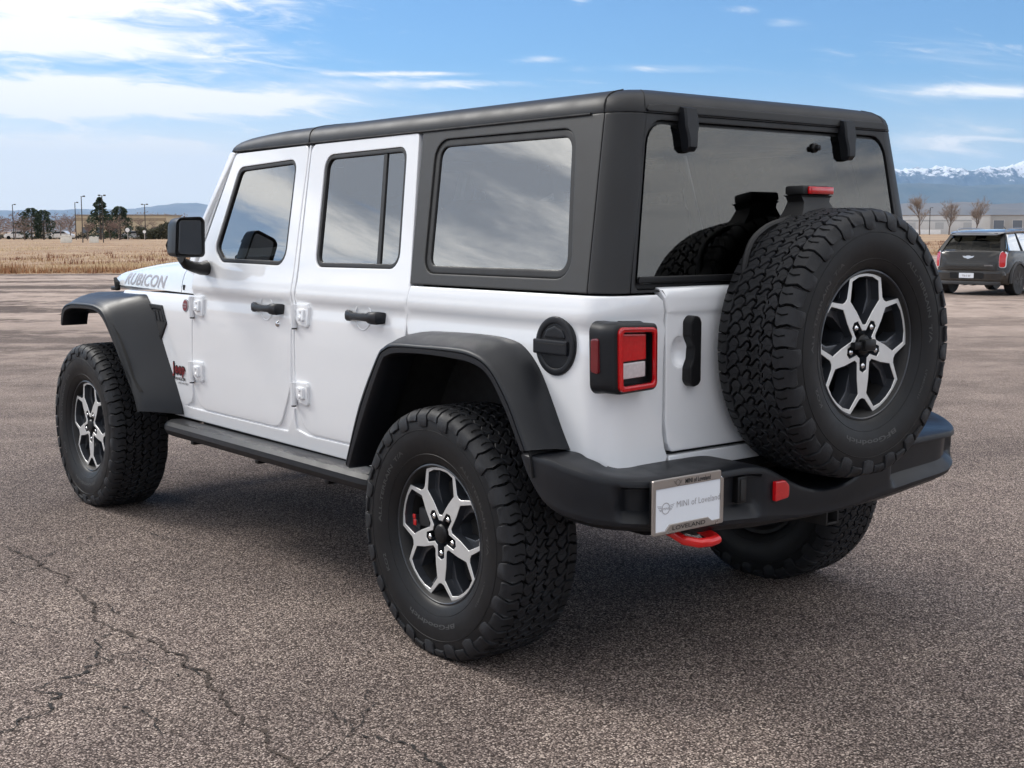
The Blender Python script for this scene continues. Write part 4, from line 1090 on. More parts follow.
# grille, headlights and front bumper (turned away from the camera)
def front(u, v, d=0): return Vector((u, 3.44 - d + max(0, (v - .85)) * -.12, v))
slots = [rpoly([(-.27 + i * .09 - .027, .70), (-.27 + i * .09 + .027, .70), (-.27 + i * .09 + .027, 1.03), (-.27 + i * .09 - .027, 1.03)], .022) for i in range(7)]
circ = lambda cx, cy, r, n=28: [(cx + r * cos(2 * pi * k / n), cy + r * sin(2 * pi * k / n)) for k in range(n)]
mb = MB(); panel(mb, rpoly([(-.54, .62), (.54, .62), (.565, .95), (.55, 1.045), (-.55, 1.045), (-.565, .95)], .04), front, M_WHITE, holes=slots + [circ(-.435, .90, .095), circ(.435, .90, .095)], g=.06, T=.05, r=.006); gr = mb.build('grille', SUV)
mb = MB(); box(mb, (-.58, 3.30, .64), (.58, 3.38, 1.04), M_GAP, .01); box(mb, (-.55, 3.385, .63), (.55, 3.392, 1.03), M_GAP, .001); mb.build('radiator', SUV)
for s in (-1, 1):
    mb = MB(); lathe(mb, [(3.385, .001), (3.40, .05), (3.398, .085), (3.37, .094), (3.30, .094)], M_LENSW, 32, 'y', (s * .435, 0, .90)); mb.build('headlight', SUV)
mb = MB()
FBP = [(-.86, 3.36), (-.80, 3.50), (-.62, 3.60), (-.3, 3.64), (0, 3.645), (.3, 3.64), (.62, 3.60), (.80, 3.50), (.86, 3.36)]
rows = [[Vector((x, y - .14, .62)), Vector((x, y - .02, .62)), Vector((x, y, .60)), Vector((x, y, .47)), Vector((x, y - .02, .45)), Vector((x, y - .14, .45))] for x, y in catmull(FBP, 4)]
grid(mb, rows, M_FLARE, closed_u=True); mb.add([rows[0][i] for i in range(6)] + [rows[-1][i] for i in range(6)], [[0, 1, 2, 3, 4, 5], [6, 7, 8, 9, 10, 11]], M_FLARE); mb.build('front_bumper', SUV, angle=40)

# dark inner shell: fills the gaps between the outer panels --------------------
mb = MB()
box(mb, (-.750, .52, .47), (.750, 2.0, 1.13), M_GAP, .005)
box(mb, (-.740, -.56, 1.065), (.740, .54, 1.13), M_GAP, .005)
box(mb, (-.56, -.63, .62), (.56, .56, 1.07), M_GAP, .005)
box(mb, (-.66, -.625, .68), (.66, -.56, 1.12), M_GAP, .005)
box(mb, (-.57, 2.0, .50), (.57, 3.32, 1.05), M_GAP, .01)
box(mb, (-.745, 2.0, .55), (.745, 2.10, 1.07), M_GAP, .01)
mb.build('inner_body', SUV, smooth=False)
for s in (-1, 1):          # wheel-arch liners
    for yc, prof_ in ((0, [(.50, .55), (.42, .75), (.30, .93), (.18, .985), (0, .995), (-.18, .99), (-.30, .95), (-.40, .86), (-.48, .74), (-.50, .66)]),
                      (3.008, [(-.70, .64), (-.63, .70), (-.55, .80), (-.42, .93), (-.25, 1.0), (0, 1.01), (.19, .975), (.28, .948), (.46, .935)])):
        mb = MB(); pr = catmull(prof_, 3)
        grid(mb, [[Vector((s * x, yc + a, b)) for a, b in pr] for x in (.915, .80, .55)], M_DARK)
        if yc == 0:
            grid(mb, [[Vector((s * .58, yc + a, b)) for a, b in pr], [Vector((s * .58, yc + a, .62 if b > .62 else b)) for a, b in pr]], M_DARK)
        mb.build('wheel_arch_liner', SUV, angle=60)

# ---- wheel-arch flares ---------------------------------------------------------
def flare(name, O, I, J, K=None, s=-1, xJ=.778, xO=.930):
    o_, i_, j_ = catmull(O, 4), catmull(I, 4), catmull(J, 4); n = len(o_); rows = []
    for k in range(n):
        o, i, j = Vector(o_[k]), Vector(i_[k]), Vector(j_[k])
        t = Vector(o_[min(k + 1, n - 1)]) - Vector(o_[max(k - 1, 0)]); t.normalize(); nn = Vector((-t.y, t.x))
        if nn.dot(j - i) < 0: nn = -nn
        d = (i - o)
        row = []
        if K: row.append((K if j.y > 1.03 else xJ - .01, j.x, j.y))
        row.append((xJ, j.x, j.y))
        for f in (.15, .45, .72, .88):
            q = j.lerp(o, f) + nn * .010 * sin(pi * f); row.append((xJ + (xO - .012 - xJ) * f, q.x, q.y))
        q = o + nn * .002; row.append((xO - .012, q.x, q.y)); q = o + d * .05; row.append((xO - .003, q.x, q.y))
        q = o + d * .16; row.append((xO, q.x, q.y))
        q = o + d * .30; row.append((xO + .001, q.x, q.y)); q = o + d * .34; row.append((xO - .006, q.x, q.y)); q = o + d * .40; row.append((xO - .006, q.x, q.y)); q = o + d * .44; row.append((xO + .001, q.x, q.y))
        q = o + d * .90; row.append((xO + .001, q.x, q.y)); q = o + d * 1.0; row.append((xO - .005, q.x, q.y)); q = o + d * 1.02; row.append((xO - .05, q.x, q.y)); q = o + d * .9; row.append((.80, q.x, q.y))
        rows.append([Vector((s * x, y, z)) for x, y, z in row])
    mb = MB(); grid(mb, rows, M_FLARE, flip=s > 0)
    m = len(rows[0])
    mb.add(rows[0], [list(range(m))], M_FLARE); mb.add(rows[-1], [list(range(m))[::-1]], M_FLARE)
    return mb.build(name, SUV, angle=38)
RFO = [(.505, .560), (.495, .59), (.412, .782), (.299, .953), (.255, .990), (.20, 1.007), (.048, 1.012), (-.16, 1.016), (-.25, 1.005), (-.305, .985), (-.353, .950), (-.418, .876), (-.463, .80), (-.498, .742)]
RFI = [(.470, .552), (.460, .585), (.362, .770), (.262, .935), (.230, .960), (.17, .974), (.02, .982), (-.155, .979), (-.24, .971), (-.295, .953), (-.335, .920), (-.390, .85), (-.430, .79), (-.462, .738)]
RFJ = [(.540, .545), (.53, .56), (.450, .78), (.335, .97), (.285, 1.012), (.21, 1.037), (.05, 1.045), (-.13, 1.047), (-.24, 1.040), (-.31, 1.020), (-.383, .960), (-.44, .870), (-.485, .79), (-.522, .731)]
FFO = [(3.240, .900), (3.232, .94), (3.20, .990), (3.106, 1.015), (2.95, 1.021), (2.79, 1.019), (2.67, .991), (2.582, .906), (2.435, .733), (2.362, .655), (2.317, .600), (2.292, .552)]
FFI = [(3.215, .895), (3.203, .925), (3.175, .965), (3.10, .985), (2.95, .993), (2.79, .992), (2.68, .957), (2.554, .851), (2.402, .700), (2.343, .632), (2.312, .585), (2.297, .549)]
FFJ = [(3.280, .905), (3.270, .99), (3.22, 1.045), (3.10, 1.064), (2.95, 1.069), (2.62, 1.072), (2.50, 1.066), (2.40, .985), (2.27, .800), (2.185, .672), (2.150, .600), (2.140, .542)]
for s in (-1, 1):
    flare('rear_wheel_flare', RFO, RFI, RFJ, None, s)
    flare('front_wheel_flare', FFO, FFI, FFJ, .66, s, xJ=.785)
# fender vent
for s in (-1,):
    f = fender(s); mb = MB()
    vo_ = rpoly([(2.470, 1.035), (2.315, 1.032), (2.262, .950), (2.335, .865), (2.40, .90)], .012)
    panel(mb, vo_, lambda u, v, d: f(u, v, d - .006), M_BLACK, holes=[rpoly([(2.43, 1.015), (2.325, 1.012), (2.285, .950), (2.335, .895), (2.39, .93)], .008)], g=.05, T=.01, r=.003)
    panel(mb, vo_, lambda u, v, d: f(u, v, d - .0015), M_GAP, g=.05, T=.002, r=.001)
    for k in range(3):
        a = 2.38 - k * .035; panel(mb, [(a, .96), (a - .012, .96), (a + .012, 1.005), (a + .024, 1.005)], lambda u, v, d: f(u, v, d - .005), M_BLACK, g=.05, T=.005, r=.001)
    mb.build('fender_vent', SUV)

# ---- rock rail -------------------------------------------------------------------
for s in (-1, 1):
    sec = [(.770, .520), (.815, .522), (.842, .514), (.855, .498), (.857, .478), (.845, .455), (.825, .446), (.79, .450), (.770, .46)]
    mb = MB(); ys_ = [.47, .49, .52, 1.35, 2.16, 2.19, 2.22]
    sc_ = [.6, .9, 1, 1, 1, .9, .6]
    rows = [[Vector((s * (.79 + (x - .79) * k), y, .484 + (z - .484) * k)) for x, z in sec] for y, k in zip(ys_, sc_)]
    grid(mb, rows, M_FLARE, closed_u=True, flip=s > 0); mb.add(rows[0], [list(range(9))], M_FLARE); mb.add(rows[-1], [list(range(9))[::-1]], M_FLARE)
    for y in (.80, 1.35, 1.95): box(mb, (s * .80 - .03, y - .015, .432), (s * .80 + .03, y + .015, .452), M_BLACK, .004)
    mb.build('rock_rail', SUV, angle=30)

# ---- tailgate ---------------------------------------------------------------------
tg = rpoly([(-.566, 1.207, .004), (-.5455, 1.172, .02), (-.534, 1.130, .02), (-.531, .80, .02), (-.521, .742, .02), (-.505, .7135, .02), (.575, .7135, .03), (.600, .75, .03), (.605, 1.13, .03), (.63, 1.207, .004)], .004)
def tgate(u, v, d=0): 
    z = v; y = -.658 + d - .0055 * max(0, min(1, (z - 1.122) / .014))
    if z > 1.185: y += min(1, (z - 1.185) / .02) ** 2 * .012
    t = 0
    return Vector((u, y, z))
CUP = [(-.478 + .033 * cos(a), 1.012 + .047 * sin(a)) for a in [2 * pi * k / 28 for k in range(28)]]
mb = MB(); panel(mb, tg, tgate, M_WHITE, holes=[CUP], vrows=(1.11, 1.121, 1.129, 1.137, 1.15, 1.17), g=.04, T=.03, r=.0045); TG = mb.build('tailgate', SUV)
# pressed ledge line and handle
mb = MB()
hu = rpoly([(-.462, 1.105, .018), (-.445, 1.122, .02), (-.418, 1.118, .02), (-.410, 1.10, .015), (-.410, .925, .015), (-.418, .912, .02), (-.444, .905, .02), (-.462, .925, .018), (-.462, .965, .02), (-.447, .990, .03), (-.444, 1.03, .03), (-.462, 1.06, .02)], .015)
panel(mb, hu, lambda u, v, d: tgate(u, v, d - .030), M_BLACK, g=.03, T=.032, r=.006); mb.build('tailgate_handle', TG)
mb = MB()
rows = []
for k_, dd in ((1.0, .004), (.93, .010), (.75, .020), (.45, .026), (.02, .028)): rows.append([tgate(-.478 + (a + .478) * k_, 1.012 + (b_ - 1.012) * k_, dd) for a, b_ in CUP])
grid(mb, rows, M_WHITE, closed_u=True)
mb.build('handle_cup', TG)

# ---- hardtop --------------------------------------------------------------------------
zb = 1.1925
q_out = [(.386, 1.7115), (.3185, zb), (CS - .003, zb), (CS - .003, 1.7115)]
q_win = rpoly([(.302, 1.678, .06), (-.440, 1.676, .07), (-.500, 1.230, .06), (.250, 1.230, .06)], .06)
def topfn(s):
    f = wrap(s); return lambda u, v, d=0: f(u, v, d + .001)
for s in (-1, 1):
    f = topfn(s); mb = MB(); panel(mb, q_out, f, M_TOP_LIT, holes=[q_win], g=.035, T=.03, r=.003); qp = mb.build('hardtop_side', SUV)
    q = ccw(q_win); mb = MB(); panel(mb, inset(q, .0005), lambda u, v, d: f(u, v, d + .006), M_SEAL, holes=[inset(q, .026)], g=.05, T=.02, r=.004); mb.build('window_seal', qp)
    mb = MB(); panel(mb, inset(q, .022), lambda u, v, d: f(u, v, d + .0125), M_GLASS, g=.05, T=.001, prof=[(0, 0), (.002, 0)]); mb.build('window_glass', qp)
    # corner post between the two seams
    ue = CS - CL - .012
    mb = MB(); panel(mb, [(CS - .0055, zb), (ue, zb), (ue, 1.7115), (CS - .0055, 1.7115)], f, M_TOP, g=.02, T=.03, r=.003); mb.build('hardtop_corner', SUV)
# rear frame with the glass opening
def rfr(u, v, d=0):
    k = Xs(v) / .775; return Vector((u * k, Yr(v) + d + .001, v))
xe = (.775 - RC) - .0145
mb = MB(); panel(mb, [(-xe, zb), (xe, zb), (xe, 1.7115), (-xe, 1.7115)], rfr, M_TOP, holes=[rpoly([(-.660, 1.200, .02), (.660, 1.200, .02), (.662, 1.693, .07), (-.662, 1.693, .07)], .05)], g=.04, T=.03, r=.003); RF_ = mb.build('hardtop_rear', SUV)
mb = MB(); panel(mb, rpoly([(-.659, 1.201, .02), (.659, 1.201, .02), (.661, 1.692, .07), (-.661, 1.692, .07)], .05), lambda u, v, d: rfr(u, v, d + .012), M_SEAL, holes=[rpoly([(-.640, 1.228, .02), (.640, 1.228, .02), (.640, 1.672, .05), (-.640, 1.672, .05)], .05)], g=.06, T=.012, r=.004); mb.build('window_seal', RF_)
mb = MB(); panel(mb, rpoly([(-.650, 1.216, .02), (.650, 1.216, .02), (.651, 1.682, .06), (-.651, 1.682, .06)], .05), lambda u, v, d: rfr(u, v, d + .004), M_GLASSR, g=.05, T=.006, r=.001); RG_ = mb.build('rear_window', SUV)
mb = MB(); panel(mb, rpoly([(-.648, 1.219), (.648, 1.219), (.648, 1.239), (-.648, 1.239)], .004), lambda u, v, d: rfr(u, v, d - .004), M_BLACK, g=.1, T=.008, r=.003); mb.build('lower_bar', RG_)
for cx in (-.412, .355):
    # window hinge: wide head on the visor, narrowing arm on the glass
    prof_ = [(1.738, .0, .026), (1.732, -.026, .028), (1.70, -.030, .029), (1.680, -.030, .030), (1.660, -.030, .024), (1.640, -.031, .021), (1.618, -.029, .020), (1.605, -.018, .017)]
    mb = MB(); rows = []
    for z, y, w in prof_:
        yb = Yr(z) + .006; yf = Yr(z) + y
        rows.append([Vector((cx - w, yb, z)), Vector((cx - w, yf + .005, z)), Vector((cx - w + .006, yf, z)), Vector((cx + w - .006, yf, z)), Vector((cx + w, yf + .005, z)), Vector((cx + w, yb, z))])
    grid(mb, rows, M_FLARE); mb.add(rows[-1], [list(range(6))], M_FLARE); mb.add(rows[0], [list(range(6))], M_FLARE); mb.build('window_hinge', RG_, angle=30)
mb = MB(); lathe(mb, [(0, .016), (-.006, .016), (-.010, .011), (-.022, .009), (-.024, .001)], M_BLACK, 16, 'y', (.195, Yr(1.64) + .004, 1.640)); mb.build('washer_nozzle', RG_)

# roof shell: rings rising inwards from the drip edge
def roof_ring(off, z, r, fdrop):
    xw = .6675 - off; yr_ = -.611 + off * .8; yf = 1.885 - off * 1.0; pts = []
    ol = rpoly([(-xw, yr_), (xw, yr_), (xw, yf), (-xw, yf)], max(.02, r), 7)
    ol = densify(ccw(ol), .10)
    out = []
    for x, y in ol:
        dz = 0
        if y > 1.35: dz = -.026 * ((y - 1.35) / .53) ** 2
        out.append(Vector((x, y, z + dz * max(0, min(1, (z - 1.713) / .05)))))
    return out
prof_ = [(.030, 1.712, .08), (.002, 1.7125, .085), (.0015, 1.718, .085), (.005, 1.735, .085), (.013, 1.752, .085), (.026, 1.766, .085), (.048, 1.776, .08), (.085, 1.784, .075), (.14, 1.792, .07), (.22, 1.802, .06), (.33, 1.811, .05), (.50, 1.817, .04)]
rings = [roof_ring(o, z, r, 0) for o, z, r in prof_]
n0 = len(rings[1])
def resample(lp, n):
    L_ = [0]; m = len(lp)
    for i in range(m): L_.append(L_[-1] + (lp[(i + 1) % m] - lp[i]).length)
    tot = L_[-1]; out = []; i = 0
    for k in range(n):
        t = tot * k / n
        while L_[i + 1] < t: i += 1
        out.append(lp[i].lerp(lp[(i + 1) % m], (t - L_[i]) / max(1e-9, L_[i + 1] - L_[i])))
    return out
def ring_dir(off, z, r, n=200):
    """sample by direction so successive rings line up"""
    ol = roof_ring(off, z, r, 0); c = Vector((0, .63, 0)); res = []
    for k in range(n):
        a = 2 * pi * k / n
        # warp angle so the long sides get even samples
        d = Vector((cos(a) * .66, sin(a) * 1.25, 0))
        best = None
        for i in range(len(ol)):
            p, q = ol[i] - c, ol[(i + 1) % len(ol)] - c; e = q - p; den = d.x * e.y - d.y * e.x
            if abs(den) < 1e-12: continue
            t = (p.x * e.y - p.y * e.x) / den; u = (p.x * d.y - p.y * d.x) / den
            if t > 0 and -1e-6 <= u <= 1 + 1e-6: best = (t, p.z + e.z * u); break
        res.append(Vector((c.x + d.x * best[0], c.y + d.y * best[0], best[1])))
    return res
mb = MB(); rows = [ring_dir(*p) for p in prof_]
grid(mb, rows, M_TOP, closed_u=True); mb.add(rows[-1], [list(range(200))], M_TOP); ROOF = mb.build('roof', SUV, angle=50)
# seam of the removable front panels
for s in (-1, 1):
    mb = MB(); tube(mb, [(s * a, y_, z_) for a, y_, z_ in ((.668, 1.158, 1.713), (.6665, 1.160, 1.722), (.6555, 1.168, 1.752), (.6425, 1.172, 1.7665), (.6200, 1.178, 1.7765), (.5825, 1.182, 1.7845), (.5275, 1.185, 1.7925), (.4475, 1.187, 1.8025), (.33, 1.187, 1.8115), (.17, 1.187, 1.8170))], .0026, M_GAP, 6); mb.build('roof_seam', ROOF)
    mb = MB(); tube(mb, [(s * .6665, -.47, 1.7115), (s * .6665, .40, 1.7115), (s * .6665, 1.15, 1.7115), (s * .6660, 1.775, 1.7105)], .0045, M_GAP, 6); mb.build('drip_gutter', ROOF)
for s in (-1, 1):
    for pts in ([(.6665, CS + .045, 1.7125), (.6645, CS + .046, 1.735), (.6565, CS + .048, 1.752), (.6435, CS + .05, 1.766), (.622, CS + .052, 1.7765), (.58, CS + .055, 1.7852)],
                [(.583, -.6095, 1.7125), (.581, -.607, 1.735), (.576, -.6005, 1.752), (.568, -.590, 1.766), (.556, -.572, 1.7765), (.535, -.543, 1.7845)]):
        mb = MB(); tube(mb, [(s * (a - .0015), b_ + .001, c - .001) for a, b_, c in pts], .0022, M_GAP, 6); mb.build('roof_seam', ROOF)
# raised black strip over the rear glass, painting in the shade of a recess
mb = MB(); panel(mb, rpoly([(-.585, 1.716, .012), (.60, 1.716, .012), (.575, 1.742, .012), (-.50, 1.744, .012), (-.565, 1.735, .01)], .01), lambda u, v, d: Vector((u, -.6170 + d + (v - 1.716) * .34, v)), M_BLACK, g=.1, T=.012, r=.003); mb.build('visor_shade_strip', ROOF)

# ---- rear bumper ------------------------------------------------------------------------
BP = [(-.906, -.440, .722, .712), (-.908, -.47, .724, .655), (-.909, -.52, .724, .595), (-.908, -.57, .723, .562), (-.901, -.62, .712, .547), (-.880, -.69, .698, .538), (-.840, -.748, .686, .532), (-.782, -.797, .681, .528), (-.725, -.828, .681, .524), (-.66, -.846, .682, .510),
      (-.5, -.857, .683, .500), (-.38, -.860, .682, .490), (-.30, -.860, .668, .485), (-.22, -.860, .632, .483), (-.14, -.860, .596, .481), (-.06, -.860, .574, .480), (0, -.860, .570, .480)]
full = BP + [(-a, b, c, d) for a, b, c, d in reversed(BP[:-1])]
full = catmull(full, 6); rows = []; n = len(full)
def sm(t): t = max(0.0, min(1.0, t)); return t * t * (3 - 2 * t)
for i, (x, y, z1, z0) in enumerate(full):
    p = Vector((x, y)); a = Vector(full[max(i - 1, 0)][:2]); b = Vector(full[min(i + 1, n - 1)][:2]); t = (b - a).normalized(); nn = Vector((-t.y, t.x))   # inward
    def P(ins, z): q = p + nn * ins; return Vector((q.x, q.y, z))
    h = z1 - z0; depth = .12 if abs(x) > .86 else .20; k = min(1, h / .14)
    rc = sm((abs(x) - .315) / .045) * sm((.835 - abs(x)) / .035) * (1 if y < -.70 else 0)
    rows.append([P(depth, z1 + .006), P(.05, z1 + .004), P(.010, z1 + .002), P(.003, z1 - .002 * k), P(.0, z1 - .009 * k), P(.0, z1 - .020 * k), P(rc * .030, z1 - .030 * k), P(rc * .033, z1 - h * .5), P(.002 + rc * .031, z0 + h * .40),
                 P(.001 + rc * .004, z0 + h * .24), P(.001, z0 + h * .20), P(.004, z0 + h * .13), P(.020, z0 + .012 * k), P(.036, z0 + .002 * k), P(.06, z0), P(depth, z0 + .01)])
mb = MB(); grid(mb, rows, M_FLARE); mb.add(rows[0], [list(range(16))], M_FLARE); mb.add(rows[-1], [list(range(16))[::-1]], M_FLARE); BUMP = mb.build('rear_bumper', SUV, angle=32)
def bface(x, z, d=0.0):
    """the bumper's outer face"""
    q = min(full, key=lambda f: abs(f[0] - x) + (100 if (f[1] > -.76) else 0)); return Vector((x, -.864 + d + (.03 * max(0, (-x - .66) / .15) ** 1.6 if x < -.66 else 0), z))
    mb = MB(); tube(mb, [(s * .858, -.700, .716), (s * .897, -.705, .714), (s * .9035, -.665, .68) if False else (s * .8935, -.712, .700), (s * .8965, -.712, .64), (s * .8935, -.712, .575), (s * .880, -.712, .540)], .0035, M_GAP, 6); mb.build('bumper_seam', BUMP)
mb = MB(); box(mb, (-.420, -.848, .575), (-.380, -.815, .655), M_BLACK, .004); box(mb, (-.411, -.852, .583), (-.389, -.846, .647), M_STEEL, .002); mb.build('plate_lamp', BUMP)
mb = MB(); box(mb, (-.76, -.865, .55), (-.53, -.82, .68), M_BLACK, .004); mb.build('plate_bracket', BUMP)
mb = MB(); panel(mb, rpoly([(-.280, .628, .006), (-.235, .628, .014), (-.215, .610, .012), (-.215, .572, .010), (-.280, .566, .006)], .008), lambda u, v, d: bface(u, v, d - .010), M_LENSR, g=.02, T=.012, r=.004); mb.build('rear_reflector', BUMP)
# tow hook and receiver
mb = MB(); tube(mb, [(-.650, -.74, .530), (-.650, -.81, .515), (-.642, -.845, .500), (-.61, -.870, .492), (-.57, -.876, .490), (-.530, -.868, .490), (-.515, -.84, .492), (-.515, -.78, .505)], .0140, M_RED, 10); mb.build('tow_hook', SUV)
mb = MB()
for lo, hi in (((.065, -.80, .430), (.073, -.62, .492)), ((.121, -.80, .430), (.129, -.62, .492)), ((.0735, -.80, .430), (.1205, -.62, .438)), ((.0735, -.80, .484), (.1205, -.62, .492))): box(mb, lo, hi, M_STEEL, .002)
box(mb, (-.40, -.66, .44), (.50, -.60, .50), M_DARK, .008); mb.build('hitch_receiver', SUV)
# plate
plate_fn = lambda u, v, d=0: Vector((-.792 + u * .985, -.869 + d, .536 + v))
PW_, PH_ = .291, .156
mb = MB(); panel(mb, rpoly([(0, 0), (PW_, 0), (PW_, PH_ * .84), (PW_ - .012, PH_ * .86), (PW_ - .012, PH_), (0, PH_)], .006), plate_fn, M_PFRAME, g=.06, T=.006, r=.0015,
                 holes=[[(.012, .010), (.050, .010), (.068, .026), (.226, .026), (.242, .014), (PW_ - .013, .014), (PW_ - .013, PH_ - .026), (.012, PH_ - .026)]])
PL = mb.build('plate_frame', SUV)
mb = MB(); panel(mb, [(.006, .006), (PW_ - .005, .006), (PW_ - .005, PH_ - .020), (.006, PH_ - .020)], lambda u, v, d: plate_fn(u, v, d + .003), M_PLATE, g=.1, T=.002, r=.0005)
tfn = lambda u, v: plate_fn(u, v, .0020)
text_on(mb, 'MINI of Loveland', tfn, .097, .070, .180, .026, M_GREYDECAL, bold=-.004, spacing=1.05)
def emblem(mb, fn, cx, cy, r, mat):
    n = 28; o = [(cx + r * cos(2 * pi * k / n), cy + r * sin(2 * pi * k / n)) for k in range(n)]; i = [(cx + r * .86 * cos(2 * pi * k / n), cy + r * .86 * sin(2 * pi * k / n)) for k in range(n)]
    mb.add([fn(*p) for p in o + i], [[k, (k + 1) % n, n + (k + 1) % n, n + k] for k in range(n)], mat)
    for s in (-1, 1):
        for k, (l, yy) in enumerate(((1.05, .42), (.85, .12), (.62, -.18), (.40, -.42))):
            x0 = cx + s * r * 1.05; a = [(x0, cy + r * (yy - .05)), (x0 + s * r * l, cy + r * (yy + .10)), (x0 + s * r * l, cy + r * (yy + .19)), (x0, cy + r * (yy + .05))]
            mb.add([fn(*p) for p in a], [[0, 1, 2, 3]], mat)
emblem(mb, tfn, .053, .073, .0165, M_GREYDECAL)
text_on(mb, 'MINI', tfn, .041, .069, .024, .010, M_GREYDECAL)
mb.build('licence_plate', PL)
mb = MB(); ffn = lambda u, v: plate_fn(u, v, -.0008)
text_on(mb, 'MINI of Loveland', ffn, .128, PH_ - .0205, .105, .018, M_BLKDECAL, bold=.02); emblem(mb, ffn, .098, PH_ - .0145, .0085, M_BLKDECAL)
text_on(mb, 'LOVELAND', ffn, .078, .0085, .135, .016, M_BLKDECAL, bold=.01)
mb.build('frame_lettering', PL)

# ---- tail lights -----------------------------------------------------------------------------
for s in (-1, 1):
    def tl(u, v, d=0, s=s): return Vector((s * u, -.716 + d, v))
    body = rpoly([(.623, 1.108, .018), (.620, .918, .022), (.800, .912, .03), (.806, 1.115, .03)], .02)
    # housing: lofted from the face back to the body, wrapping over the corner
    mb = MB(); face = densify(ccw(body), .02)
    ringF = [tl(a, b, 0) for a, b in inset(face, .006)]; ringE = [tl(a, b, .006) for a, b in face]
    ringM = [tl(a + (.006 if a > .75 else -.001), b, .05) for a, b in face]; ringB = [tl(a + (.010 if a > .75 else 0), b + (.004 if b > 1 else -.004), .085 if a > .72 else .06) for a, b in face]
    grid(mb, [ringB, ringM, ringE, ringF], M_TOP if False else M_FLARE, closed_u=True)
    n = len(face); o = MB()
    ringG = [tl(a, b, 0) for a, b in inset(face, .022)]; ringH = [tl(a, b, .024) for a, b in inset(face, .023)]
    grid(mb, [ringF, ringG, ringH], M_BLACK, closed_u=True); mb.add(ringH, [list(range(n))], M_BLACK)
    TLh = mb.build('tail_light', SUV, angle=50)
    mb = MB(); panel(mb, rpoly([(.633, 1.098), (.632, .925), (.782, .919), (.786, 1.104)], .018), lambda u, v, d: tl(u, v, d - .008), M_LENSR, holes=[rpoly([(.646, 1.084), (.645, .940), (.766, .935), (.769, 1.089)], .010)], g=.03, T=.010, r=.004); mb.build('light_ring', TLh)
    mb = MB(); panel(mb, rpoly([(.662, 1.080), (.662, 1.006), (.764, 1.003), (.766, 1.084)], .004), lambda u, v, d: tl(u, v, d + .010), M_LENSR, g=.03, T=.006, r=.003); mb.build('brake_lens', TLh)
    mb = MB(); panel(mb, rpoly([(.664, 1.002), (.664, .957), (.766, .953), (.765, .999)], .004), lambda u, v, d: tl(u, v, d + .010), M_LENSW, g=.03, T=.006, r=.003); mb.build('reverse_lens', TLh)
    mb = MB(); panel(mb, rpoly([(-.636, 1.068), (-.668, 1.072), (-.668, .968), (-.636, .975)], .008), lambda u, v, d, s=s: Vector((s * (.8155 - d + .0), u, v)), M_LENSD, g=.03, T=.008, r=.003); mb.build('side_marker', TLh)

# ---- fuel door --------------------------------------------------------------------------------
f = wrap(-1); cy, cz = -.456, 1.034
def disc(u0, v0, r, n=36, ky=1.0): return [(u0 + r * ky * cos(2 * pi * k / n), v0 + r * sin(2 * pi * k / n)) for k in range(n)]
def fl(off): return lambda u, v, d: Vector((-(.7875 + off - d), u, v))
mb = MB(); panel(mb, disc(cy, cz, .088, ky=1.0), fl(.007), M_FLARE, holes=[disc(cy, cz, .066)], g=.03, T=.014, r=.005)
panel(mb, disc(cy, cz, .066), fl(.003), M_FLARE, g=.03, T=.003, r=.001)
FU = mb.build('fuel_filler', SUV)
mb = MB(); panel(mb, rpoly([(cy + .094, cz + .018), (cy + .094, cz - .026), (cy - .058, cz - .026), (cy - .060, cz + .018)], .005), fl(.011), M_FLARE, g=.03, T=.011, r=.004)
panel(mb, rpoly([(cy + .075, cz + .008), (cy + .075, cz + .004), (cy - .050, cz + .004), (cy - .050, cz + .008)], .001), fl(.0115), M_GAP, g=.03, T=.001, r=.0003)
panel(mb, rpoly([(cy + .05, cz + .022), (cy - .05, cz + .022), (cy - .036, cz + .048), (cy, cz + .060), (cy + .036, cz + .048)], .006), fl(.007), M_FLARE, g=.03, T=.007, r=.004); mb.build('filler_grip', FU)

# ---- door hardware ---------------------------------------------------------------------------
def hinge(y0, z0, par, s=-1):
    f_ = wrap(s); fo = lambda off: (lambda u, v, d: f_(u, min(max(v, .6), 1.07), d - off) * 1.0 + Vector((0, 0, v - min(max(v, .6), 1.07))))
    mb = MB()
    panel(mb, rpoly([(y0 - .012, z0 + .040), (y0 - .020, z0 + .046), (y0 - .100, z0 + .046), (y0 - .108, z0 + .030), (y0 - .106, z0 - .034), (y0 - .100, z0 - .046), (y0 - .040, z0 - .040), (y0 - .012, z0 - .016)], .008), fo(.012), M_WHITE, g=.03, T=.013, r=.005)
    panel(mb, rpoly([(y0 - .030, z0 + .026), (y0 - .086, z0 + .026), (y0 - .088, z0 - .022), (y0 - .050, z0 - .022)], .008), fo(.022), M_WHITE, g=.03, T=.012, r=.004)
    for zz in (.016, -.010): 
        p = fo(.022)(y0 - .066, z0 + zz, 0); lathe(mb, [(s * .0035 + p.x, .001), (s * .0035 + p.x, .005), (p.x, .0085)], M_WHITE, 10, 'x', (0, p.y, p.z))
    panel(mb, rpoly([(y0 + .030, z0 + .036), (y0 - .006, z0 + .036), (y0 - .006, z0 - .044), (y0 + .030, z0 - .044)], .006), fo(.010), M_WHITE, g=.03, T=.012, r=.004)
    p = fo(.012)(y0 - .004, z0, 0); tube(mb, [p + Vector((0, 0, -.050)), p + Vector((0, 0, .040))], .013, M_WHITE, 12)
    tube(mb, [p + Vector((0, 0, -.056)), p + Vector((0, 0, -.050))], .010, M_STEEL, 10)
    mb.build('door_hinge', par)
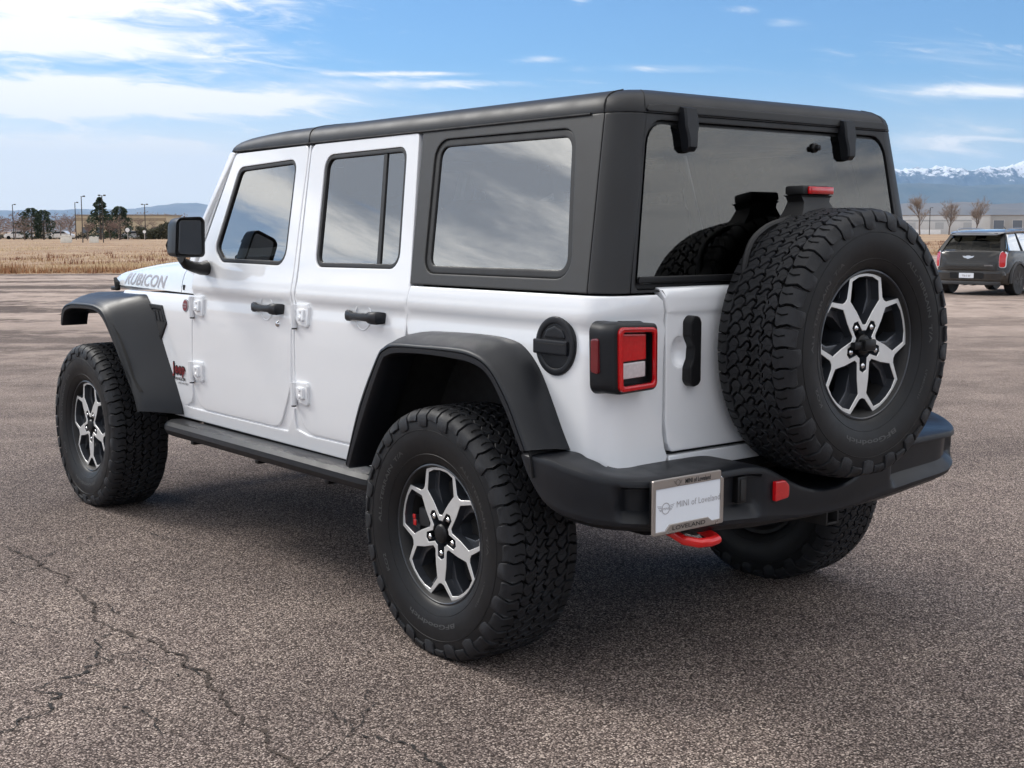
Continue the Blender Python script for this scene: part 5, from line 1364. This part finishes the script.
def handle(y0, y1, z, par, s=-1, lock=False):
    f_ = wrap(s); fo = lambda off: (lambda u, v, d: f_(u, min(v, 1.06), d - off) + Vector((0, 0, v - min(v, 1.06))))
    yc = (y0 + y1) / 2; L_ = abs(y1 - y0); mb = MB()
    # grip bar swelling at the rear end
    keys = [(y0 + .0, .004, .015), (y0 - .010, .020, .020), (y0 - .045, .028, .019), (y0 - .056, .030, .0135), (yc, .034, .0135), (y1 + .078, .035, .0150), (y1 + .066, .036, .0200), (y1 + .040, .036, .0225), (y1 + .012, .034, .0225), (y1, .018, .020), (y1 - .002, .0, .016)]
    rows = []
    for y, off, h in keys:
        x = .7835 + off; xi = .7835 + max(-.002, off - .018) if y1 + .05 < y < y0 - .03 else .780
        sec = [(xi, z - h * .8), (x - .008, z - h), (x - .001, z - h * .6), (x, z + h * .2), (x - .003, z + h * .75), (x - .012, z + h), (xi, z + h * .9)]
        rows.append([Vector((s * a, y, b)) for a, b in sec])
    grid(mb, rows, M_FLARE, closed_u=True, flip=s > 0); mb.add(rows[0], [list(range(7))], M_FLARE); mb.add(rows[-1], [list(range(7))], M_FLARE)
    mb.build('door_handle', par, angle=45)
    mb = MB(); panel(mb, disc(yc + .02, z, .052, ky=1.05), fo(.0022), M_WHITE, holes=[disc(yc + .02, z, .047, ky=1.05)], g=.03, T=.003, r=.001); mb.build('handle_cup', par)
    if lock:
        mb = MB(); p = fo(0)(y1 + .045, z - .060, 0); lathe(mb, [(p.x + s * .007, .001), (p.x + s * .006, .010), (p.x, .013)], M_CHROME, 16, 'x', (0, p.y, p.z)); mb.build('door_lock', par)
for s in (-1, 1):
    D_ = DOORS[s]
    hinge(1.988, 1.045, D_['front_door'], s); hinge(2.000, .757, D_['front_door'], s)
    hinge(1.085, 1.050, D_['rear_door'], s); hinge(1.090, .748, D_['rear_door'], s)
    handle(1.425, 1.182, 1.066, D_['front_door'], s, True); handle(.705, .462, 1.068, D_['rear_door'], s)

# badges
f = wrap(-1)
mb = MB(); panel(mb, disc(2.070, 1.042, .028, ky=1.0), lambda u, v, d: f(u, min(v, 1.06), d - .004) + Vector((0, 0, v - min(v, 1.06))), M_GREYDECAL, g=.02, T=.005, r=.002)
panel(mb, disc(2.070, 1.042, .024), lambda u, v, d: f(u, min(v, 1.06), d - .005) + Vector((0, 0, v - min(v, 1.06))), M_BADGE, g=.02, T=.001, r=.0005)
BAD = mb.build('round_badge', SUV)
mb = MB(); bf = lambda u, v: f(u, v, -.0062); text_on(mb, 'TRAIL', bf, 2.090, 1.044, -.040, .012, M_GREYDECAL, bold=.02); text_on(mb, 'RATED', bf, 2.088, 1.032, -.036, .010, M_GREYDECAL, bold=.02); mb.build('badge_lettering', BAD)
mb = MB()
text_on(mb, 'Jeep', lambda u, v: f(u, v, -.002), 2.222, .728, -.142, .072, M_BLKDECAL, bold=.085, spacing=1.08)
text_on(mb, 'Jeep', lambda u, v: f(u, v, -.004), 2.216, .731, -.130, .066, M_BADGE, bold=.025, spacing=1.16)
text_on(mb, 'WRANGLER', lambda u, v: f(u, v, -.002), 2.235, .700, -.150, .018, M_BLKDECAL, bold=.02)
text_on(mb, 'UNLIMITED', lambda u, v: f(u, v, -.002), 2.165, .683, -.105, .012, M_BLKDECAL)
mb.build('fender_lettering', SUV)

# ---- mirrors ----------------------------------------------------------------------------------
for s in (-1, 1):
    def mf(y): return lambda u, v, d: Vector((s * u, y + d, v))
    ol = rpoly([(.838, 1.262, .02), (.834, 1.415, .03), (.850, 1.432, .03), (.962, 1.428, .035), (.972, 1.275, .03), (.958, 1.262, .03)], .03)
    mb = MB(); q = densify(ccw(ol), .03); c = Vector((.89, 1.345))
    rows = []
    for y, k, off in ((1.752, None, .004), (1.748, None, .0), (1.775, None, 0), (1.83, None, .004), (1.875, None, .022), (1.895, None, .05)):
        qq = inset(q, off) if off else q; rows.append([Vector((s * a, y, b)) for a, b in qq])
    grid(mb, rows, M_FLARE, closed_u=True, flip=s > 0); mb.add(rows[-1], [list(range(len(q)))], M_FLARE)
    rin = [Vector((s * a, 1.760, b)) for a, b in inset(q, .012)]; grid(mb, [rows[0], rin], M_BLACK, closed_u=True); mb.add(rin, [list(range(len(q)))], M_BLACK)
    MI = mb.build('side_mirror', SUV, angle=40)
    mb = MB(); panel(mb, rpoly([(.848, 1.272), (.846, 1.418), (.945, 1.416), (.955, 1.276)], .015), lambda u, v, d: Vector((s * u, 1.754 + d, v)), M_MIRRORG, g=.1, T=.003, r=.002); mb.build('mirror_glass', MI)
    mb = MB(); rows = []
    for x, y, z, a, b in ((.925, 1.80, 1.262, .035, .030), (.905, 1.805, 1.236, .035, .030), (.86, 1.82, 1.220, .036, .030), (.82, 1.84, 1.212, .038, .034), (.776, 1.865, 1.214, .042, .042)):
        rows.append([Vector((s * x, y + a * cos(2 * pi * k / 12), z + b * sin(2 * pi * k / 12) * .8)) for k in range(12)])
    grid(mb, rows, M_BLACK, closed_u=True); mb.add(rows[0], [list(range(12))], M_BLACK); mb.build('mirror_arm', MI, angle=60)

# ---- spare carrier, brake lamp ------------------------------------------------------------------
mb = MB(); box(mb, (-.16, -.72, .84), (.26, -.655, 1.19), M_BLACK, .02)
lathe(mb, [(-.92, .001), (-.92, .022), (-.905, .034), (-.70, .05)], M_BLACK, 24, 'y', (.057, 0, 1.0224))
box(mb, (.03, -.955, 1.005), (.085, -.92, 1.040), M_BLACK, .006); box(mb, (-.01, -.945, 1.012), (.03, -.925, 1.034), M_BLACK, .004); mb.build('spare_carrier', SUV)
mb = MB()
arc = [(-.30, 1.20), (-.30, 1.29), (-.27, 1.36), (-.20, 1.405), (-.12, 1.425), (-.05, 1.445), (.02, 1.452), (.10, 1.440), (.16, 1.40)]
tube(mb, [Vector((x + .02, -.735, z - .022)) for x, z in catmull(arc, 3)], .010, M_SEAL, 8)
rows = []
for z, w, y0, y1 in ((1.40, .110, -.79, -.70), (1.435, .078, -.775, -.70), (1.460, .062, -.765, -.70), (1.474, .070, -.762, -.70), (1.480, .078, -.765, -.695)):
    rows.append([Vector((.018 - w, y0, z)), Vector((.018 + w, y0, z)), Vector((.018 + w, y1, z)), Vector((.018 - w, y1, z))])
grid(mb, rows, M_SEAL, closed_u=True); BLm = mb.build('brake_lamp_bracket', SUV, angle=30)
mb = MB(); box(mb, (-.048, -.765, 1.4805), (.092, -.690, 1.510), M_SEAL, .008); mb.build('lamp_housing', BLm)
mb = MB(); box(mb, (-.030, -.775, 1.4835), (.089, -.7655, 1.507), M_LENSR, .003); box(mb, (-.022, -.7775, 1.4875), (.081, -.7752, 1.503), M_LENSR, .001); mb.build('brake_lamp_lens', BLm)

# ---- underbody ---------------------------------------------------------------------------------
mb = MB()
for s in (-1, 1): box(mb, (s * .42 - .04, -.62, .46), (s * .42 + .04, 3.3, .60), M_STEEL, .012)
mb.build('frame_rail', SUV)
mb = MB(); tube(mb, [(-.66, 0, ZC), (.66, 0, ZC)], .045, M_STEEL, 14); lathe(mb, [(-.15, .001), (-.14, .07), (-.06, .13), (.04, .13), (.10, .06), (.11, .001)], M_STEEL, 24, 'y', (0.02, 0, ZC)); 
for s in (-1, 1): lathe(mb, [(s * .60, .045), (s * .60, .13), (s * .66, .14), (s * .67, .05)], M_STEEL, 24, 'x', (0, 0, ZC))
mb.build('rear_axle', SUV, angle=50)
mb = MB(); tube(mb, [(-.66, 3.008, ZC), (.66, 3.008, ZC)], .042, M_STEEL, 14); lathe(mb, [(2.86, .001), (2.88, .07), (2.95, .12), (3.05, .12), (3.10, .06)], M_STEEL, 24, 'y', (.25, 0, ZC)); mb.build('front_axle', SUV, angle=50)
mb = MB(); tube(mb, [(-.36, -.52, .50), (.36, -.52, .50)], .09, M_STEEL, 18, flat=.75); mb.build('muffler', SUV, angle=50)
mb = MB()
for s in (-1, 1):
    tube(mb, [(s * .52, .06, .36), (s * .50, .50, .46)], .025, M_STEEL, 8)
    cpts = [(s * .47 + .055 * cos(t * 2 * pi), .0 + .055 * sin(t * 2 * pi), .45 + .035 * t) for t in [k / 12 for k in range(0, 61)]]; tube(mb, cpts, .008, M_STEEL, 6)
    tube(mb, [(s * .56, -.07, .36), (s * .50, -.12, .78)], .028, M_STEEL, 10)
mb.build('suspension', SUV, angle=50)
mb = MB(); box(mb, (-.35, .75, .36), (.35, 2.1, .47), M_DARK, .03); mb.build('skid_plate', SUV)

# ---- cabin ---------------------------------------------------------------------------------------
def seat(x, y, w, name='seat', rear_=False):
    mb = MB(); b = rpoly([(-w / 2, 0), (w / 2, 0), (w / 2 * .92, .46), (-w / 2 * .92, .46)], .07)
    tilt = lambda yy: (lambda u, v, d: Vector((x + u, yy - v * .22 + d, 1.02 + v)))
    panel(mb, b, tilt(y), M_SEAT, g=.1, T=.12, r=.02); panel(mb, b, lambda u, v, d: tilt(y + .12)(u, v, -d), M_SEAT, g=.1, T=.01, r=.01)
    st = mb.build(name, SUV)
    for hx in ((0,) if not rear_ else (-w * .32, 0, w * .32)):
        mb = MB(); zt_ = 1.02 + .46; yy = y - .10
        box(mb, (x + hx - .13 * (1 if not rear_ else .8), yy - .04, zt_ + .03), (x + hx + .13 * (1 if not rear_ else .8), yy + .07, zt_ + (.19 if not rear_ else .13)), M_SEAT, .035)
        tube(mb, [(x + hx - .05, yy + .02, zt_ - .02), (x + hx - .05, yy + .02, zt_ + .05)], .007, M_STEEL, 6); tube(mb, [(x + hx + .05, yy + .02, zt_ - .02), (x + hx + .05, yy + .02, zt_ + .05)], .007, M_STEEL, 6); mb.build('headrest', st)
seat(-.36, 1.25, .50); seat(.36, 1.25, .50); seat(0, .38, 1.25, 'rear_bench', True)
mb = MB(); box(mb, (-.63, -.56, 1.705), (.63, 1.78, 1.755), M_SEAT, .01); mb.build('headliner', SUV)
mb = MB(); box(mb, (-.70, 1.72, 1.08), (.70, 2.0, 1.21), M_SEAT, .03); mb.build('dashboard', SUV)
mb = MB(); ring = [Vector((-.36 + .18 * cos(a), 1.62 - .05 * sin(a), 1.20 + .17 * sin(a))) for a in [2 * pi * k / 28 for k in range(29)]]; tube(mb, ring, .014, M_SEAT, 8, caps=False)
tube(mb, [(-.36, 1.62, 1.2), (-.36, 1.76, 1.16)], .03, M_SEAT, 8); box(mb, (-.52, 1.60, 1.18), (-.20, 1.63, 1.22), M_SEAT, .01); mb.build('steering_wheel', SUV)
mb = MB()
for s in (-1, 1):
    tube(mb, catmull([(s * .66, -.50, 1.14), (s * .60, -.42, 1.60), (s * .585, -.30, 1.69), (s * .585, 1.05, 1.695), (s * .585, 1.72, 1.68)], 5), .028, M_SEAT, 10)
    tube(mb, [(s * .66, .36, 1.14), (s * .585, .42, 1.69)], .028, M_SEAT, 10); tube(mb, [(s * .68, 1.12, 1.14), (s * .585, 1.14, 1.69)], .028, M_SEAT, 10)
for y, z in ((-.30, 1.69), (.42, 1.695), (1.14, 1.695)): tube(mb, [(-.585, y, z), (.585, y, z)], .026, M_SEAT, 10)
mb.build('roll_cage', SUV, angle=60)
mb = MB(); box(mb, (-.05, 1.70, 1.56), (.20, 1.725, 1.63), M_BLACK, .01); mb.build('interior_mirror', SUV)

# ================================================================== THE DARK HATCHBACK BEHIND
HM_BODY = basic('hatch_brown_paint', (0.022, 0.019, 0.016), 0.24, metal=0.2, coat=0.5, var=0.05)
HM_ROOF = basic('hatch_silver_roof', (0.24, 0.245, 0.255), 0.30, metal=0.5, coat=1.0, var=0.03)
HM_PL = basic('hatch_grey_cladding', (0.035, 0.035, 0.037), 0.5, var=0.1)
HM_GLASS = glass_mat('hatch_glass', (0.16, 0.18, 0.18), 0.14)
HB = empty('hatchback', at(966, 27.5), -YAW - radians(44)); HB.scale = (.955, .955, .955)
tag(HB, 'dark brown compact hatchback with silver roof and white plate, parked on the dirt at right', 'car')
def build_hatch():
    # x across, y forward from the tail, z up
    HW = .84
    st = [  # y, half width at base, at belt, base z, belt z
        (0.0, .52, .50, .42, .78), (0.05, .68, .65, .31, .92), (.15, .79, .745, .25, .98), (.40, .845, .825, .22, .99), (.75, .85, .835, .22, .985), (1.6, .85, .84, .22, .965), (2.6, .85, .835, .22, .94), (3.0, .845, .81, .22, .93), (3.5, .82, .74, .24, .88), (3.75, .76, .66, .28, .78), (3.86, .62, .54, .34, .62)]
    rows = []
    for y, wb, wt, z0, z1 in [tuple(x) for x in catmull(st, 3)]:
        h = z1 - z0; r = []
        for fx, fz in ((.80, 0), (.96, .02), (1.0, .10), (1.005, .35), (1.01, .60), (1.0, .80), (.985, .94), (.965, 1.0), (.80, 1.03), (.4, 1.045), (0, 1.05)):
            w = wb + (wt - wb) * fz; r.append((w * fx, z0 + h * fz))
        full = [(-a, b) for a, b in r] + [(a, b) for a, b in reversed(r[:-1])]
        rows.append([Vector((a, y, b)) for a, b in full])
    mb = MB(); grid(mb, rows, HM_BODY, flip=True); m = len(rows[0]); mb.add(rows[0], [list(range(m))], HM_BODY); mb.add(rows[-1], [list(range(m))[::-1]], HM_BODY)
    body = mb.build('body', HB, angle=50)
    # glasshouse and roof
    gh = [(.13, .68, .98), (.22, .665, 1.08), (.34, .63, 1.23), (.45, .60, 1.33), (.60, .60, 1.38), (1.2, .61, 1.42), (2.0, .60, 1.41), (2.35, .60, 1.38), (2.75, .65, 1.15), (3.05, .70, .95)]
    rows = []
    for y, wt, zt_ in [tuple(x) for x in catmull(gh, 3)]:
        wb = .80; z0 = .93; t = (zt_ - z0) / .47
        wtop = wb + (wt - wb) * 1.0 * min(1, max(.02, t))
        sec = [(wb * .985, z0), (wb * .985 + (wtop - wb) * .5, z0 + (zt_ - z0) * .5), (wtop, zt_ - .02 * t), (wtop - .03, zt_), (0, zt_ + .012 * t)]
        full = [(-a, b) for a, b in sec] + [(a, b) for a, b in reversed(sec[:-1])]
        rows.append([Vector((a, y, b)) for a, b in full])
    mb = MB(); grid(mb, rows, HM_GLASS, flip=True); mb.build('glasshouse', HB, angle=50)
    rf = [(.28, .50, 1.365), (.35, .585, 1.392), (.55, .625, 1.415), (1.2, .640, 1.446), (2.0, .63, 1.438), (2.32, .61, 1.41), (2.42, .57, 1.385)]
    rows = []
    for y, w, z in [tuple(x) for x in catmull(rf, 4)]:
        rows.append([Vector((a * w, y, z + b)) for a, b in ((-1, -.035), (-1.01, -.018), (-.97, 0), (-.5, .016), (0, .022), (.5, .016), (.97, 0), (1.01, -.018), (1, -.035))])
    mb = MB(); grid(mb, rows, HM_ROOF, flip=True, closed_u=True); mb.add(rows[0], [list(range(9))], HM_ROOF); mb.build('roof', HB, angle=50)
    mb = MB()
    for s in (-1, 1): tube(mb, catmull([(s * .56, .60, 1.42), (s * .57, .70, 1.462), (s * .575, 1.2, 1.482), (s * .57, 1.95, 1.468), (s * .56, 2.05, 1.44)], 4), .014, HM_ROOF, 8)
    mb.build('roof_rail', HB)
    mb = MB(); tube(mb, [(0, 1.95, 1.45), (0, 1.80, 1.53)], [.012, .004], M_BLACK, 6); mb.build('aerial', HB)
    # spoiler lip and black rear pillars
    mb = MB(); grid(mb, [[Vector((x, y, z)) for y, z in ((.40, 1.392), (.29, 1.375), (.275, 1.362), (.30, 1.352), (.42, 1.35))] for x in (-.53, -.3, 0, .3, .53)], HM_BODY, flip=False); mb.build('roof_spoiler', HB)
    mb = MB()
    for s in (-1, 1):
        # pillars as strips standing on the glass surface
        for ya, yb, w in ((.20, .45, .075), (1.02, .98, .05), (1.85, 1.83, .05)):
            q = []
            for t in (0, .5, 1):
                z = .955 + .435 * t; y = ya + (yb - ya) * t; x = .795 - .185 * t
                q.append((Vector((s * (x + .006), y, z)), Vector((s * (x + .006), y + w, z)), Vector((s * (x - .03), y + w, z)), Vector((s * (x - .03), y, z))))
            grid(mb, [list(a) for a in q], M_BLACK, closed_u=True)
        # rear corner strips beside the back window
        grid(mb, [[Vector((s * .775, .125, .96)), Vector((s * .68, .105, .96))], [Vector((s * .675, .315, 1.22)), Vector((s * .59, .300, 1.22))], [Vector((s * .60, .44, 1.37)), Vector((s * .52, .43, 1.37))]], M_BLACK)
    mb.build('window_pillars', HB)
    # tail face: the panel, lights, badge, plate
    fr = lambda yo: (lambda u, v, d: Vector((u, yo + d + 1.1 * max(0, abs(u) - .40) ** 2 + .20 * max(0, v - .72), v)))
    mb = MB(); panel(mb, rpoly([(-.66, .56), (.66, .56), (.66, .90), (.62, .975), (-.62, .975), (-.66, .90)], .05), fr(-.012), HM_BODY, g=.06, T=.08, r=.012); mb.build('tailgate', HB)
    mb = MB(); panel(mb, rpoly([(-.76, .30), (.76, .30), (.80, .45), (.78, .545), (-.78, .545), (-.80, .45)], .05), fr(-.045), HM_BODY, g=.06, T=.12, r=.03); BB = mb.build('rear_bumper', HB)
    mb = MB(); panel(mb, rpoly([(-.38, .375), (.38, .375), (.40, .505), (-.40, .505)], .03), fr(-.050), M_BLACK, g=.08, T=.01, r=.003)
    panel(mb, rpoly([(-.70, .235), (.70, .235), (.74, .315), (-.74, .315)], .03), fr(-.055), HM_PL, g=.08, T=.10, r=.015)
    mb.build('diffuser', BB)
    mb = MB(); panel(mb, rpoly([(-.17, .385), (.17, .385), (.17, .495), (-.17, .495)], .01), fr(-.060), M_PLATE, g=.1, T=.006, r=.002)
    text_on(mb, 'TB-0 BF', lambda u, v: Vector((u, -.0615, v)), -.10, .415, .20, .06, M_GREYDECAL, bold=.02); mb.build('licence_plate', HB)
    for s in (-1, 1):
        mb = MB()
        panel(mb, rpoly([(-.07, -.17), (.07, -.17), (.075, .10), (.04, .17), (-.05, .17), (-.08, .08)], .05), lambda u, v, d, s=s: Vector((s * (.745 + u * .85), .045 + d + .75 * max(0, u + .06) + .30 * max(0, v), .80 + v * 1.08)), M_PLATE, g=.05, T=.02, r=.008)
        panel(mb, rpoly([(-.060, -.158), (.060, -.158), (.065, .095), (.035, .158), (-.045, .158), (-.070, .075)], .045), lambda u, v, d, s=s: Vector((s * (.745 + u * .85), .033 + d + .75 * max(0, u + .06) + .30 * max(0, v), .80 + v * 1.08)), M_LENSR, g=.05, T=.02, r=.006)
        mb.build('tail_light', HB)
    mb = MB(); wg = [(-.14, .03), (-.06, .022), (-.03, .035), (.03, .035), (.06, .022), (.14, .03), (.10, -.01), (.045, -.022), (.02, -.035), (-.02, -.035), (-.045, -.022), (-.10, -.01)]
    panel(mb, [(a, b + .845) for a, b in wg], fr(-.020), M_CHROME, g=.05, T=.01, r=.002); mb.build('wing_badge', HB)
    mb = MB(); text_on(mb, 'COOPER S', lambda u, v: fr(-.0165)(u, v, 0), .38, .655, .22, .035, M_CHROME, bold=.02); mb.build('badge_lettering', HB)
    mb = MB(); tube(mb, [(-.10, -.03, .245), (-.10, .2, .25)], .035, M_CHROME, 14); tube(mb, [(.10, -.03, .245), (.10, .2, .25)], .035, M_CHROME, 14); mb.build('exhaust_tip', HB)
    # dark window openings and side details
    for s in (-1, 1):
        mb = MB(); panel(mb, rpoly([(.42, .23), (3.1, .22), (3.1, .33), (.42, .34)], .02), lambda u, v, d, s=s: Vector((s * (.862 - d), u, v)), HM_PL, g=.2, T=.03, r=.008); mb.build('side_sill', HB)
        for yc in (.72, 3.08):
            mb = MB(); n = 20; rows = []
            for k in range(n + 1):
                a = pi * (k / n) * 1.10 - .16; rows.append([Vector((s * x, yc + r * cos(a), (.335 + r * sin(a)))) for x, r in ((.83, .425), (.872, .420), (.878, .405), (.874, .368), (.80, .362))])
            grid(mb, rows, HM_PL); mb.build('wheel_arch', HB, angle=50)
            mb = MB(); lathe(mb, [(s * .865, .001), (s * .860, .17), (s * .868, .240), (s * .872, .325), (s * .850, .345), (s * .68, .345), (s * .65, .325), (s * .67, .001)], M_SIDEW, 32, 'x', (0, yc, .345)); wh = mb.build('wheel', HB, angle=40)
            mb = MB(); spk = []
            for k in range(5):
                a = radians(90 + 72 * k); d = Vector((0, cos(a), sin(a))); p = Vector((0, -sin(a), cos(a)))
                c0 = Vector((s * .874, yc, .345))
                pts = [c0 + d * .03 + p * .02, c0 + d * .03 - p * .02, c0 + d * .205 - p * .048, c0 + d * .205 - p * .030, c0 + d * .12, c0 + d * .205 + p * .030, c0 + d * .205 + p * .048]
                mb.add(pts, [[0, 1, 4], [1, 2, 3, 4], [0, 4, 5, 6]], HM_PL)
            mb.build('rim', wh, smooth=False)
            mb = MB(); rows = []
        mb = MB(); tube(mb, [(s * .862, 1.30, .80), (s * .872, 1.20, .80), (s * .862, 1.12, .80)], .012, M_CHROME, 8)
        mb.build('door_handle', HB)
        mb = MB(); box(mb, (s * .95 - .07, 2.35, .95), (s * .95 + .07, 2.45, 1.06), HM_BODY, .03); mb.build('side_mirror', HB)
    mb = MB(); box(mb, (-.62, .5, .9), (.62, 2.4, .96), M_SEAT, .02)
    for x in (-.35, .35):
        box(mb, (x - .2, 1.35, .9), (x + .2, 1.5, 1.22), M_SEAT, .05); box(mb, (x - .11, 1.36, 1.24), (x + .11, 1.46, 1.36), M_SEAT, .03); box(mb, (x - .12, .62, 1.02), (x + .12, .72, 1.14), M_SEAT, .03)
    mb.build('cabin', HB)
build_hatch()
